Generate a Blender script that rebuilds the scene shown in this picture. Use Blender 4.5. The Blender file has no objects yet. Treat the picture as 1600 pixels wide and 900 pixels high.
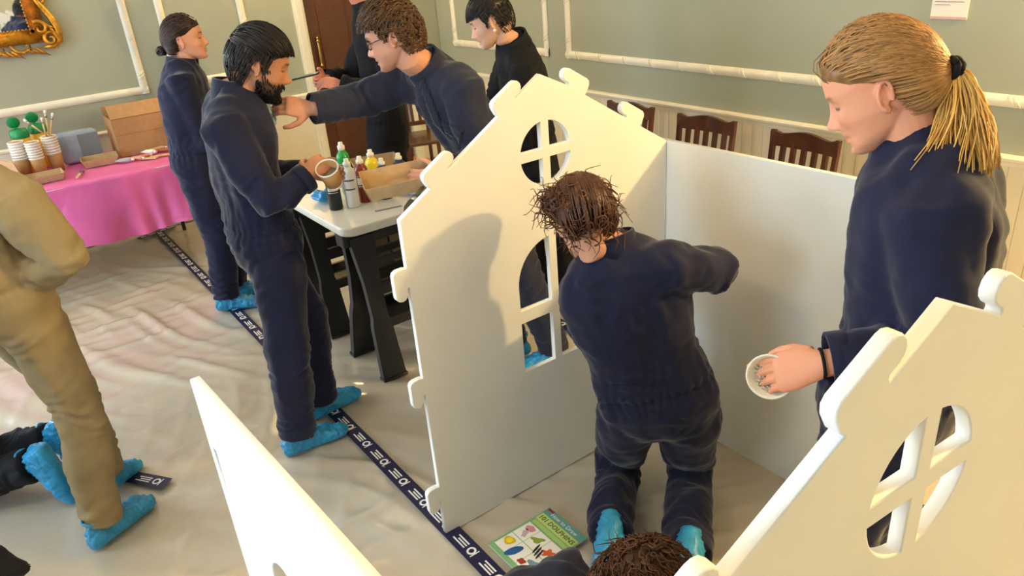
import bpy, bmesh, math, random
import numpy as np
from mathutils import Vector, Matrix
random.seed(7); np.random.seed(7)
S = bpy.context.scene
COL = S.collection
# ---------------------------------------------------------------- camera
FPX, PITCH, ROLL, YAW, CAMZ = 1172.0, 0.4392, 0.0839, -0.9647, 1.92
def _cam():
    cy, sy = math.cos(YAW), math.sin(YAW); cp, sp = math.cos(PITCH), math.sin(PITCH)
    fwd = np.array([sy*cp, cy*cp, -sp]); right = np.array([cy, -sy, 0.0]); down = np.cross(fwd, right)
    cr, sr = math.cos(ROLL), math.sin(ROLL)
    return np.array([cr*right+sr*down, -sr*right+cr*down, fwd])
CM = _cam(); CC = np.array([0.0, 0.0, CAMZ])
cd = bpy.data.cameras.new('camera'); cam = bpy.data.objects.new('camera', cd); COL.objects.link(cam)
cd.sensor_width = 36.0; cd.lens = FPX/1600*36.0; cd.clip_start = 0.02; cd.clip_end = 100
m = Matrix.Identity(4)
for i in range(3):
    m[i][0] = CM[0][i]; m[i][1] = -CM[1][i]; m[i][2] = -CM[2][i]; m[i][3] = CC[i]
cam.matrix_world = m
S.camera = cam
# ---------------------------------------------------------------- world, exposure
W = bpy.data.worlds.new('world'); S.world = W; W.use_nodes = True
W.node_tree.nodes['Background'].inputs[0].default_value = (0.75, 0.86, 1.0, 1)
W.node_tree.nodes['Background'].inputs[1].default_value = 0.8
S.view_settings.view_transform = 'Standard'; S.view_settings.look = 'None'
S.view_settings.gamma = 1.0; S.view_settings.use_curve_mapping = False
S.view_settings.exposure = 0.32
# ---------------------------------------------------------------- large lights: daylight through the windows of the front wall
RX0, RX1, RY0, RY1, RZ = -6.35, 3.2, -3.0, 3.82, 3.1
WINDOWS = [(-4.6, -3.2), (-1.9, -0.5), (0.8, 2.2)]
for k, (a, b) in enumerate(WINDOWS):
    ld = bpy.data.lights.new('window_daylight', 'AREA'); ld.shape = 'RECTANGLE'; ld.size = b-a; ld.size_y = 1.9
    ld.energy = (84, 84, 26)[k]; ld.color = (0.58, 0.79, 1.0)
    lo = bpy.data.objects.new('window_daylight', ld); COL.objects.link(lo)
    lo.location = ((a+b)/2, RY0-0.12, 1.75); lo.rotation_euler = (math.radians(90), 0, 0)
LWIN = (-2.1, -0.95)
ld = bpy.data.lights.new('window_daylight', 'AREA'); ld.shape = 'RECTANGLE'; ld.size = LWIN[1]-LWIN[0]; ld.size_y = 1.9; ld.energy = 140; ld.color = (0.66, 0.83, 1.0)
lo = bpy.data.objects.new('window_daylight', ld); COL.objects.link(lo); lo.location = (RX0-0.12, sum(LWIN)/2, 1.75); lo.rotation_euler = (math.radians(90), 0, math.radians(-90))

# ---------------------------------------------------------------- pixel helpers (a pixel gives a direction, a plane gives the distance)
def ray(x, y): return CM.T @ np.array([(x-800)/FPX, (y-450)/FPX, 1.0])
def onz(x, y, z=0.0): d = ray(x, y); return Vector(CC+d*(z-CAMZ)/d[2])
def onx(x, y, X): d = ray(x, y); return Vector(CC+d*X/d[0])
def ony(x, y, Y): d = ray(x, y); return Vector(CC+d*Y/d[1])
def P(x, y, d): r = ray(x, y); return Vector(CC+r/np.linalg.norm(r)*d)

# ---------------------------------------------------------------- materials
MATS = {}
def mat(name, color, rough=0.6, metal=0.0, var=0.0, scale=20.0, bump=0.0, bscale=60.0, spec=0.5, coat=0.0, trans=0.0, sss=0.0, alpha=1.0, attr=None, sheen=0.0, aniso=None, emit=None, estr=0.0):
    if name in MATS: return MATS[name]
    M = bpy.data.materials.new(name); M.use_nodes = True; MATS[name] = M
    nt = M.node_tree; N = nt.nodes; L = nt.links; b = N['Principled BSDF']
    b.inputs['Roughness'].default_value = rough; b.inputs['Metallic'].default_value = metal
    b.inputs['Specular IOR Level'].default_value = spec
    b.inputs['Coat Weight'].default_value = coat
    b.inputs['Transmission Weight'].default_value = trans
    b.inputs['Alpha'].default_value = alpha
    if sheen: b.inputs['Sheen Weight'].default_value = sheen; b.inputs['Sheen Roughness'].default_value = 0.4
    if sss: b.inputs['Subsurface Weight'].default_value = sss; b.inputs['Subsurface Radius'].default_value = (0.012, 0.004, 0.002)
    if emit: b.inputs['Emission Color'].default_value = (*emit, 1); b.inputs['Emission Strength'].default_value = estr
    tc = N.new('ShaderNodeTexCoord')
    c = (*color, 1)
    src = None
    if attr:
        a = N.new('ShaderNodeAttribute'); a.attribute_name = attr; src = a.outputs['Color']
    if var > 0:
        n = N.new('ShaderNodeTexNoise'); n.inputs['Scale'].default_value = scale; n.inputs['Detail'].default_value = 5
        L.new(tc.outputs['Object'], n.inputs['Vector'])
        if aniso:
            mp = N.new('ShaderNodeMapping'); mp.inputs['Scale'].default_value = aniso
            L.new(tc.outputs['Object'], mp.inputs['Vector']); L.new(mp.outputs['Vector'], n.inputs['Vector'])
        mr = N.new('ShaderNodeMapRange'); mr.inputs['From Min'].default_value = 0.3; mr.inputs['From Max'].default_value = 0.7
        mr.inputs['To Min'].default_value = 1-var; mr.inputs['To Max'].default_value = 1+var
        L.new(n.outputs['Fac'], mr.inputs['Value'])
        mx = N.new('ShaderNodeMix'); mx.data_type = 'RGBA'; mx.blend_type = 'MULTIPLY'; mx.inputs['Factor'].default_value = 1
        if src: L.new(src, mx.inputs['A'])
        else: mx.inputs['A'].default_value = c
        L.new(mr.outputs['Result'], mx.inputs['B'])
        src = mx.outputs['Result']
    if src: L.new(src, b.inputs['Base Color'])
    else: b.inputs['Base Color'].default_value = c
    if bump > 0:
        n2 = N.new('ShaderNodeTexNoise'); n2.inputs['Scale'].default_value = bscale; n2.inputs['Detail'].default_value = 6
        L.new(tc.outputs['Object'], n2.inputs['Vector'])
        if aniso:
            mp2 = N.new('ShaderNodeMapping'); mp2.inputs['Scale'].default_value = aniso
            L.new(tc.outputs['Object'], mp2.inputs['Vector']); L.new(mp2.outputs['Vector'], n2.inputs['Vector'])
        bp = N.new('ShaderNodeBump'); bp.inputs['Strength'].default_value = bump; bp.inputs['Distance'].default_value = 0.01
        L.new(n2.outputs['Fac'], bp.inputs['Height']); L.new(bp.outputs['Normal'], b.inputs['Normal'])
    return M
def srgb(r, g, b):
    f = lambda c: (c/255/12.92) if c/255 <= 0.04045 else ((c/255+0.055)/1.055)**2.4
    return (f(r), f(g), f(b))

mat('sage_paint', srgb(168, 172, 152), 0.55, var=0.03, scale=3, bump=0.04, bscale=40)
mat('cream_paint', srgb(233, 222, 196), 0.45, var=0.03, scale=6)
mat('white_gloss_trim', srgb(240, 234, 214), 0.35, var=0.03, scale=15)
mat('ceiling_paint', srgb(238, 234, 222), 0.7)
mat('floor_wood', srgb(150, 110, 66), 0.4, var=0.2, scale=6, aniso=(1, 14, 1))
mat('panel_white', srgb(240, 238, 230), 0.5, var=0.025, scale=5, bump=0.03, bscale=90)
mat('dark_wood', srgb(92, 50, 28), 0.32, var=0.3, scale=7, aniso=(3, 3, 30), coat=0.2)
mat('chair_wood', srgb(84, 46, 26), 0.3, var=0.3, scale=9, coat=0.3)
mat('brass', srgb(205, 165, 90), 0.25, metal=1.0)
mat('gilt', srgb(196, 142, 48), 0.32, metal=0.75, var=0.35, scale=25, bump=0.3, bscale=90)
mat('mirror', (0.9, 0.9, 0.9), 0.02, metal=1.0)
mat('navy_tape', srgb(26, 24, 62), 0.4)
mat('white_print', srgb(232, 230, 228), 0.5)
mat('black_plastic', srgb(20, 20, 22), 0.45, var=0.2, scale=30)
mat('table_white', srgb(236, 230, 214), 0.4, var=0.05, scale=8)
mat('cardboard', srgb(184, 140, 92), 0.8, var=0.08, scale=30, bump=0.06)
mat('kraft_tray', srgb(188, 156, 112), 0.8, var=0.1, scale=25, bump=0.1)
mat('kraft_cup', srgb(186, 138, 84), 0.7, var=0.06)
mat('paper_white', srgb(240, 236, 226), 0.7)
mat('glass', (0.9, 0.95, 1.0), 0.02, trans=1.0)

# ---------------------------------------------------------------- mesh helpers
class MB:
    def __init__(s): s.v = []; s.f = []; s.mi = []
    def add(s, vs, fs, mi=0):
        o = len(s.v); s.v += [tuple(v) for v in vs]; s.f += [tuple(i+o for i in f) for f in fs]; s.mi += [mi]*len(fs); return s
    def box(s, c, d, rz=0.0, M=None, mi=0, bev=0.0):
        hx, hy, hz = d[0]/2, d[1]/2, d[2]/2
        R = M if M is not None else Matrix.Rotation(rz, 3, 'Z')
        if bev <= 0:
            vs = [Vector((x, y, z)) for x in (-hx, hx) for y in (-hy, hy) for z in (-hz, hz)]
            fs = [(0, 1, 3, 2), (4, 6, 7, 5), (0, 4, 5, 1), (2, 3, 7, 6), (0, 2, 6, 4), (1, 5, 7, 3)]
        else:
            bm = bmesh.new(); bmesh.ops.create_cube(bm, size=1.0)
            for v in bm.verts: v.co = Vector((v.co.x*d[0], v.co.y*d[1], v.co.z*d[2]))
            bmesh.ops.bevel(bm, geom=bm.edges[:], offset=min(bev, min(d)*0.45), segments=2, affect='EDGES', profile=0.5)
            bm.verts.index_update(); vs = [v.co.copy() for v in bm.verts]; fs = [[v.index for v in f.verts] for f in bm.faces]; bm.free()
        return s.add([R @ v + Vector(c) for v in vs], fs, mi)
    def tube(s, pts, rad, n=8, cap=True, mi=0, flat=1.0, up=None):
        pts = [Vector(p) for p in pts]; k = len(pts)
        if not hasattr(rad, '__len__'): rad = [rad]*k
        t0 = (pts[1]-pts[0]).normalized()
        u = Vector(up) if up is not None else (Vector((0, 0, 1)) if abs(t0.z) < 0.9 else Vector((1, 0, 0)))
        vs = []; fs = []
        for i, p in enumerate(pts):
            t = (pts[min(i+1, k-1)]-pts[max(i-1, 0)])
            t = t.normalized() if t.length > 1e-9 else t0
            a = t.cross(u); a = a.normalized() if a.length > 1e-6 else t.orthogonal().normalized()
            b = a.cross(t).normalized(); u = b
            for j in range(n):
                an = 2*math.pi*j/n
                vs.append(p+a*math.cos(an)*rad[i]+b*math.sin(an)*rad[i]*flat)
        for i in range(k-1):
            for j in range(n):
                fs.append((i*n+j, i*n+(j+1) % n, (i+1)*n+(j+1) % n, (i+1)*n+j))
        if cap: fs.append(tuple(range(n-1, -1, -1))); fs.append(tuple((k-1)*n+j for j in range(n)))
        return s.add(vs, fs, mi)
    def lathe(s, prof, c=(0, 0, 0), n=20, M=None, mi=0, closed=False):
        if closed: prof = list(prof)+[prof[0]]
        vs = []; fs = []; k = len(prof); R = M if M is not None else Matrix.Identity(3)
        for r, z in prof:
            for j in range(n):
                an = 2*math.pi*j/n; vs.append(R @ Vector((r*math.cos(an), r*math.sin(an), z))+Vector(c))
        for i in range(k-1):
            for j in range(n): fs.append((i*n+j, i*n+(j+1) % n, (i+1)*n+(j+1) % n, (i+1)*n+j))
        if prof[0][0] > 1e-6 and not closed: fs.append(tuple(range(n-1, -1, -1)))
        if prof[-1][0] > 1e-6 and not closed: fs.append(tuple((k-1)*n+j for j in range(n)))
        return s.add(vs, fs, mi)
    def rings(s, rings, cap=True, mi=0):
        n = len(rings[0]); k = len(rings); vs = [v for r in rings for v in r]; fs = []
        for i in range(k-1):
            for j in range(n): fs.append((i*n+j, i*n+(j+1) % n, (i+1)*n+(j+1) % n, (i+1)*n+j))
        if cap: fs.append(tuple(range(n-1, -1, -1))); fs.append(tuple((k-1)*n+j for j in range(n)))
        return s.add(vs, fs, mi)
    def ellipsoid(s, c, r, M=None, nu=16, nv=10, mi=0):
        vs = []; fs = []; R = M if M is not None else Matrix.Identity(3)
        for i in range(nv+1):
            th = math.pi*i/nv
            for j in range(nu):
                ph = 2*math.pi*j/nu
                vs.append(R @ Vector((r[0]*math.sin(th)*math.cos(ph), r[1]*math.sin(th)*math.sin(ph), r[2]*math.cos(th)))+Vector(c))
        for i in range(nv):
            for j in range(nu): fs.append((i*nu+j, (i+1)*nu+j, (i+1)*nu+(j+1) % nu, i*nu+(j+1) % nu))
        return s.add(vs, fs, mi)
    def mesh(s, name, mats, smooth=False):
        me = bpy.data.meshes.new(name); me.from_pydata([tuple(v) for v in s.v], [], s.f)
        for mm in (mats if isinstance(mats, (list, tuple)) else [mats]): me.materials.append(MATS[mm] if isinstance(mm, str) else mm)
        if any(s.mi): me.polygons.foreach_set('material_index', s.mi)
        bm = bmesh.new(); bm.from_mesh(me); bmesh.ops.remove_doubles(bm, verts=bm.verts[:], dist=1e-6)
        bmesh.ops.recalc_face_normals(bm, faces=bm.faces[:]); bm.to_mesh(me); bm.free()
        if smooth: me.polygons.foreach_set('use_smooth', [True]*len(me.polygons))
        me.update(); return me
    def build(s, name, mats, parent=None, smooth=False, loc=None, rz=0.0):
        o = bpy.data.objects.new(name, s.mesh(name, mats, smooth)); COL.objects.link(o)
        if parent is not None: o.parent = parent
        if loc is not None: o.location = loc
        if rz: o.rotation_euler = (0, 0, rz)
        return o
def smooth_by_angle(o, ang=40):
    me = o.data; me.polygons.foreach_set('use_smooth', [True]*len(me.polygons))
    try: me.set_sharp_from_angle(angle=math.radians(ang))
    except Exception: pass
    return o
def tag(o, label=None, cat=None, group=None, kind=None):
    if label: o['label'] = label
    if cat: o['category'] = cat
    if group: o['group'] = group
    if kind: o['kind'] = kind
    return o
def empty(name, loc=(0, 0, 0), rz=0.0):
    o = bpy.data.objects.new(name, None); COL.objects.link(o); o.location = loc; o.rotation_euler = (0, 0, rz); o.empty_display_size = 0.1
    return o
def copy_tree(o, parent=None):
    c = o.copy(); COL.objects.link(c); c.parent = parent
    for ch in list(o.children): copy_tree(ch, c)
    return c
def poly_mesh(name, loops, thick, matname, bev=0.0):
    """flat polygon with holes (2D loops), extruded to a thickness; local XY plane, z is the thickness"""
    cu = bpy.data.curves.new(name, 'CURVE'); cu.dimensions = '2D'; cu.fill_mode = 'BOTH'; cu.extrude = thick/2-bev; cu.bevel_depth = bev; cu.bevel_resolution = 1
    for lp in loops:
        sp = cu.splines.new('POLY'); sp.points.add(len(lp)-1)
        for i, (x, y) in enumerate(lp): sp.points[i].co = (x, y, 0, 1)
        sp.use_cyclic_u = True
    ob = bpy.data.objects.new(name, cu); COL.objects.link(ob)
    dg = bpy.context.evaluated_depsgraph_get(); me = bpy.data.meshes.new_from_object(ob.evaluated_get(dg))
    bpy.data.objects.remove(ob); bpy.data.curves.remove(cu)
    me.materials.clear(); me.materials.append(MATS[matname]); me.name = name
    return me
def text_mesh(txt, size, matname, name='lettering', thick=0.0004, align='CENTER'):
    cu = bpy.data.curves.new(name, 'FONT'); cu.body = txt; cu.size = size; cu.extrude = thick; cu.align_x = align; cu.align_y = 'CENTER'; cu.resolution_u = 2
    ob = bpy.data.objects.new(name, cu); COL.objects.link(ob)
    dg = bpy.context.evaluated_depsgraph_get(); me = bpy.data.meshes.new_from_object(ob.evaluated_get(dg))
    bpy.data.objects.remove(ob); me.materials.clear(); me.materials.append(MATS[matname]); me.name = name
    return me
def add_obj(name, me, parent=None, M=None):
    o = bpy.data.objects.new(name, me); COL.objects.link(o)
    if parent is not None: o.parent = parent
    if M is not None: o.matrix_basis = M
    return o
def frame(o, x, y, z):
    M = Matrix.Identity(4)
    for i in range(3): M[i][0] = x[i]; M[i][1] = y[i]; M[i][2] = z[i]; M[i][3] = o[i]
    return M
def fnoise(Pn, scale, seed, n=12):
    rs = np.random.RandomState(seed); out = np.zeros(len(Pn))
    for _ in range(n):
        k = rs.normal(size=3); k *= (2*math.pi/scale)*rs.uniform(0.6, 1.5)/np.linalg.norm(k)
        out += np.sin(Pn @ k+rs.uniform(0, 6.28))
    return out/math.sqrt(n)
# ================================================================ the room
def struct(o): o['kind'] = 'structure'; return o
def slab(name, a, b, m, parent=None):
    c = [(a[i]+b[i])/2 for i in range(3)]; d = [abs(b[i]-a[i]) for i in range(3)]
    o = MB().box(c, d).build(name, m, parent)
    return o
T = 0.12
struct(slab('floor', (RX0-T, RY0-T, -0.12), (RX1+T, RY1+T, -0.012), 'floor_wood'))
struct(slab('ceiling', (RX0-T, RY0-T, RZ), (RX1+T, RY1+T, RZ+0.1), 'ceiling_paint'))
DY0, DY1, DZ = 2.536, 3.40, 2.08     # door opening in the left wall
wl = MB()
wl.box((RX0-T/2, (RY0+LWIN[0])/2, RZ/2), (T, LWIN[0]-RY0, RZ)).box((RX0-T/2, sum(LWIN)/2, 0.4), (T, LWIN[1]-LWIN[0], 0.8)).box((RX0-T/2, sum(LWIN)/2, (2.7+RZ)/2), (T, LWIN[1]-LWIN[0], RZ-2.7)).box((RX0-T/2, (LWIN[1]+DY0)/2, RZ/2), (T, DY0-LWIN[1], RZ)).box((RX0-T/2, (DY1+RY1+T)/2, RZ/2), (T, RY1+T-DY1, RZ)).box((RX0-T/2, (DY0+DY1)/2, (DZ+RZ)/2), (T, DY1-DY0, RZ-DZ))
struct(wl.build('wall_left', 'sage_paint'))
struct(slab('wall_back', (RX0, RY1, 0), (RX1+T, RY1+T, RZ), 'sage_paint'))
struct(slab('wall_right', (RX1, RY0, 0), (RX1+T, RY1, RZ), 'sage_paint'))
wf = MB(); xs = [RX0]+[v for w in WINDOWS for v in w]+[RX1]
for i in range(0, len(xs), 2): wf.box(((xs[i]+xs[i+1])/2, RY0-T/2, RZ/2), (xs[i+1]-xs[i], T, RZ))
for a, b in WINDOWS:
    wf.box(((a+b)/2, RY0-T/2, 0.4), (b-a, T, 0.8)); wf.box(((a+b)/2, RY0-T/2, (2.7+RZ)/2), (b-a, T, RZ-2.7))
struct(wf.build('wall_front', 'sage_paint'))
for k, (a, b) in enumerate(WINDOWS):
    w = struct(empty('window_%d' % (k+1), ((a+b)/2, RY0-0.05, 0.8)))
    fr = MB(); wd = b-a
    for sx in (-1, 0, 1): fr.box((sx*(wd/2-0.03), 0, 0.95), (0.05, 0.05, 1.9))
    for z in (0.03, 0.65, 1.27, 1.87): fr.box((0, 0, z), (wd, 0.05, 0.05))
    fr.build('window_frame', 'white_gloss_trim', w)
w = struct(empty('window_4', (RX0-0.05, sum(LWIN)/2, 0.8))); fr = MB(); wd = LWIN[1]-LWIN[0]
for sx in (-1, 0, 1): fr.box((0, sx*(wd/2-0.03), 0.95), (0.05, 0.05, 1.9))
for z in (0.03, 0.65, 1.27, 1.87): fr.box((0, 0, z), (0.05, wd, 0.05))
fr.build('window_frame', 'white_gloss_trim', w)
# dado (cream) with vertical beads on the back wall, chair rail, skirting
def dado_left(y0, y1):
    b = MB(); b.box((RX0+0.006, (y0+y1)/2, 0.40), (0.012, y1-y0, 0.80)); return b
d1 = dado_left(RY0, DY0-0.09); d1.box((RX0+0.006, (DY1+0.09+RY1)/2, 0.40), (0.012, RY1-DY1-0.09, 0.80))
struct(d1.build('trim_1', 'cream_paint'))
b = MB()
n = int((RX1-RX0)/0.075)
for i in range(n):
    x = RX0+0.02+i*0.075
    b.box((x+0.0365, RY1-0.004, 0.44), (0.072, 0.007, 0.72))
b.box(((RX0+RX1)/2, RY1-0.002, 0.40), (RX1-RX0, 0.004, 0.80))
struct(b.build('trim_2', 'cream_paint'))
def rail_prof(o, along, out, L, z, name):
    pr = [(0, -0.05), (0.012, -0.05), (0.014, -0.03), (0.03, -0.022), (0.034, -0.008), (0.03, 0.0), (0.022, 0.004), (0.0, 0.004)]
    r = []
    for t in (0, L): r.append([Vector(o)+Vector(along)*t+Vector(out)*u+Vector((0, 0, z+w)) for u, w in pr])
    return struct(smooth_by_angle(MB().rings(r).build(name, 'white_gloss_trim'), 30))
rail_prof((RX0, RY0, 0), (0, 1, 0), (1, 0, 0), DY0-0.09-RY0, 0.823, 'trim_3')
rail_prof((RX0, DY1+0.09, 0), (0, 1, 0), (1, 0, 0), RY1-DY1-0.09, 0.823, 'trim_4')
rail_prof((RX0, RY1, 0), (1, 0, 0), (0, -1, 0), RX1-RX0, 0.823, 'trim_5')
def skirt(name, a, b):
    struct(slab(name, a, b, 'white_gloss_trim'))
skirt('baseboard_left', (RX0+0.012, RY0, 0), (RX0+0.03, DY0-0.09, 0.14)); skirt('baseboard_back', (RX0, RY1-0.03, 0), (RX1, RY1-0.012, 0.14))
# ribbon moulded picture-panel frames: bars wrapped with slanting bands
def panel_frame(name, o, u, w, out, L, Hh, bar=0.055):
    """o = lower corner, u = horizontal unit, w = up, out = off the wall"""
    root = struct(empty(name, o)); o = Vector((0, 0, 0)); u = Vector(u); w = Vector(w); out = Vector(out)
    for s_, e_ in (((0, 0), (L, 0)), ((0, Hh), (L, Hh)), ((0, 0), (0, Hh)), ((L, 0), (L, Hh))):
        A = o+u*s_[0]+w*s_[1]; B = o+u*e_[0]+w*e_[1]; d = (B-A); ln = d.length; d.normalize()
        q = d.cross(out).normalized(); A = A-d*bar/2; ln += bar
        pr = [(-bar/2, 0.0), (-bar/2, 0.008), (-bar*0.3, 0.018), (0, 0.022), (bar*0.3, 0.018), (bar/2, 0.008), (bar/2, 0)]
        mb = MB().rings([[A+d*t+q*a+out*h for a, h in pr] for t in (0, ln)])
        nb = int(ln/0.24)
        for i in range(nb):          # slanting ribbon bands standing proud
            c = A+d*(0.12+i*ln/nb)
            for off in (0, 0.022):
                band = []
                for a, h in pr: band.append((a, h+0.006))
                r1 = [c+d*(off+a*0.55)+q*a+out*h for a, h in band]; r2 = [c+d*(off+0.009+a*0.55)+q*a+out*h for a, h in band]
                mb.rings([r1, r2])
        smooth_by_angle(mb.build('moulding_bar', 'white_gloss_trim', root), 35)
    return root
Z0 = 1.068
panel_frame('trim_6', (RX0, -0.85, Z0), (0, 1, 0), (0, 0, 1), (1, 0, 0), 2.025, 1.6)
panel_frame('trim_7', (RX0, 1.425, Z0), (0, 1, 0), (0, 0, 1), (1, 0, 0), 0.60, 1.6)
panel_frame('trim_8', (-6.07, RY1, Z0), (1, 0, 0), (0, 0, 1), (0, -1, 0), 1.315, 1.6)
panel_frame('trim_9', (-4.49, RY1, Z0), (1, 0, 0), (0, 0, 1), (0, -1, 0), 4.9, 1.6)
# door with casing
cs = MB()
for y in (DY0-0.045, DY1+0.045): cs.box((RX0+0.012, y, (DZ+0.09)/2), (0.03, 0.09, DZ+0.09)).box((RX0+0.03, y, (DZ+0.09)/2), (0.014, 0.05, DZ+0.09))
cs.box((RX0+0.012, (DY0+DY1)/2, DZ+0.045), (0.03, DY1-DY0+0.18, 0.09))
struct(cs.build('trim_10', 'white_gloss_trim'))
door = struct(empty('door_1', (RX0-0.05, DY0, 0)))
dw = DY1-DY0
MB().box((0, dw/2, DZ/2), (0.04, dw-0.006, DZ-0.01)).build('door_leaf', 'dark_wood', door)
for (ya, yb, za, zb) in ((0.12, dw/2-0.05, 0.2, 0.78), (dw/2+0.05, dw-0.12, 0.2, 0.78), (0.12, dw/2-0.05, 0.95, 1.93), (dw/2+0.05, dw-0.12, 0.95, 1.93)):
    MB().box((0.02, (ya+yb)/2, (za+zb)/2), (0.022, yb-ya, zb-za), bev=0.01).build('door_panel', 'dark_wood', door)
h = MB(); h.tube([(0.06, 0.075, 1.02), (0.064, 0.075, 1.13), (0.06, 0.075, 1.24)], [0.008, 0.011, 0.008], 10)
for z in (1.03, 1.23): h.ellipsoid((0.06, 0.075, z), (0.016, 0.016, 0.016), nu=10, nv=8); h.tube([(0.02, 0.075, z), (0.06, 0.075, z)], 0.007, 8)
h.ellipsoid((0.06, 0.075, 1.255), (0.010, 0.010, 0.014), nu=10, nv=8)
smooth_by_angle(h.build('door_handle', 'brass', door))
# wall lamps that light the room (out of the frame)
def sconce(loc, out, energy, label, rad=0.05):
    r = empty('wall_lamp', loc); tag(r, label, 'lamp')
    out = Vector(out)
    MB().lathe([(0.0, 0), (0.06, 0), (0.06, 0.01), (0.03, 0.02), (0, 0.02)], n=18, M=out.to_track_quat('Z', 'Y').to_matrix()).build('backplate', 'brass', r)
    MB().tube([out*0.01, out*0.08, out*0.12+Vector((0, 0, 0.02)), out*0.12+Vector((0, 0, 0.06))], 0.008, 8).build('arm', 'brass', r, True)
    MB().ellipsoid(out*0.12+Vector((0, 0, 0.10)), (0.03, 0.03, 0.04)).build('bulb', mat('bulb', (1, 0.8, 0.5), emit=(1, 0.72, 0.38), estr=30), r, True)
    ld = bpy.data.lights.new('lamp_light', 'POINT'); ld.energy = energy; ld.color = (1.0, 0.68, 0.29); ld.shadow_soft_size = rad
    lo = bpy.data.objects.new('lamp_light', ld); COL.objects.link(lo); lo.parent = r; lo.location = out*0.2+Vector((0, 0, 0.12))
    return r
sconce((0.3, RY1, 2.30), (0, -1, 0), 245, 'brass wall lamp with a bare bulb on the chair wall', 0.07)
sconce((RX0, 2.27, 2.3), (1, 0, 0), 40, 'brass wall lamp with a bare bulb beside the brown door', 0.06)
sconce((RX0, -2.45, 2.3), (1, 0, 0), 40, 'brass wall lamp with a bare bulb beyond the gilt mirror', 0.06)
ch = empty('ceiling_lamp', (-1.6, -0.6, RZ)); tag(ch, 'white glass ceiling bowl lamp above the room', 'lamp')
MB().lathe([(0.0, -0.14), (0.12, -0.12), (0.22, -0.06), (0.26, 0.0)], n=24).build('bowl', mat('lamp_bowl', srgb(250, 240, 215), 0.4, emit=(1, 0.8, 0.5), estr=4), ch, True)
ld = bpy.data.lights.new('lamp_light', 'AREA'); ld.shape = 'DISK'; ld.size = 0.5; ld.energy = 12; ld.color = (1.0, 0.78, 0.50)
lo = bpy.data.objects.new('lamp_light', ld); COL.objects.link(lo); lo.parent = ch; lo.location = (0, 0, -0.16)

# ================================================================ clear plastic dust sheet over the floor
def sheet_mesh():
    xs = np.arange(RX0+0.03, RX1-0.5, 0.022); ys = np.arange(-1.6, RY1-0.03, 0.022)
    X, Y = np.meshgrid(xs, ys, indexing='ij'); Pn = np.stack([X.ravel(), Y.ravel(), 0*X.ravel()], 1)
    wx = fnoise(Pn, 1.6, 3)*0.09; wy = fnoise(Pn, 1.4, 4)*0.09
    def folds(ang, lam, seed):
        c, s = math.cos(ang), math.sin(ang); u = (Pn[:, 0]+wx)*c+(Pn[:, 1]+wy)*s; v = -(Pn[:, 0]+wx)*s+(Pn[:, 1]+wy)*c
        q = np.stack([u/lam, v/(lam*9), 0*u], 1)
        return np.maximum(0, fnoise(q, 2.4, seed))**1.5
    msk = lambda seed: np.clip(fnoise(Pn, 1.6, seed)*0.8+0.35, 0, 1)
    z = 0.007*folds(1.1, 0.045, 11)*msk(21)+0.008*folds(2.2, 0.055, 12)*msk(22)+0.007*folds(0.15, 0.04, 13)*msk(23)+0.0015*fnoise(Pn, 0.3, 5)
    inh = np.exp(-(((Pn[:, 0]+1.5)/0.5)**2+((Pn[:, 1]-1.4)/0.6)**2))
    z += inh*0.010*folds(2.45, 0.026, 14)
    left = np.exp(-(((Pn[:, 0]+4.6)/1.0)**2+((Pn[:, 1]-0.2)/0.9)**2))
    z += left*0.016*folds(1.9, 0.045, 15)
    z = np.clip(z, -0.003, 0.022)-0.008
    nx, ny = len(xs), len(ys)
    I = np.arange(nx*ny).reshape(nx, ny)
    F = np.stack([I[:-1, :-1], I[1:, :-1], I[1:, 1:], I[:-1, 1:]], -1).reshape(-1, 4)
    me = bpy.data.meshes.new('dust_sheet'); me.from_pydata(np.stack([Pn[:, 0], Pn[:, 1], z], 1).tolist(), [], F.tolist())
    me.polygons.foreach_set('use_smooth', [True]*len(me.polygons)); return me
Ms = mat('sheet_plastic', srgb(190, 180, 162), 0.22, var=0.10, scale=1.6, bump=0.5, bscale=7, spec=0.6, coat=0.8)
Ms.node_tree.nodes['Principled BSDF'].inputs['Coat Roughness'].default_value = 0.16
sh = add_obj('dust_sheet', sheet_mesh()); sh.data.materials.append(Ms)
tag(sh, 'wrinkled clear plastic dust sheet taped over the whole floor', 'dust sheet')

# printed floor tape
_EM = []
def emblem_meshes():
    if _EM: return _EM
    # round emblem: a ring with an upright bar, beside three short rows of tiny letters
    pts = [(0.022+rr*math.cos(an), rr*math.sin(an), 0) for rr in (0.010, 0.018) for an in np.linspace(0, 2*math.pi, 13)[:-1]]
    e = MB().add(pts+[(0.0, -0.020, 0), (0.005, -0.020, 0), (0.005, 0.020, 0), (0.0, 0.020, 0)], [(i, 12+i, 12+(i+1) % 12, (i+1) % 12) for i in range(12)]+[(24, 25, 26, 27)])
    w_ = MB()
    for u0, u1, v0, v1 in ((0.052, 0.122, 0.008, 0.014), (0.052, 0.104, -0.003, 0.003), (0.052, 0.116, -0.014, -0.008)): w_.add([(u0, v0, 0), (u1, v0, 0), (u1, v1, 0), (u0, v1, 0)], [(0, 1, 2, 3)])
    _EM.extend([e.mesh('printed_emblem', 'white_print'), w_.mesh('printed_words', 'white_print')]); return _EM
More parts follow.
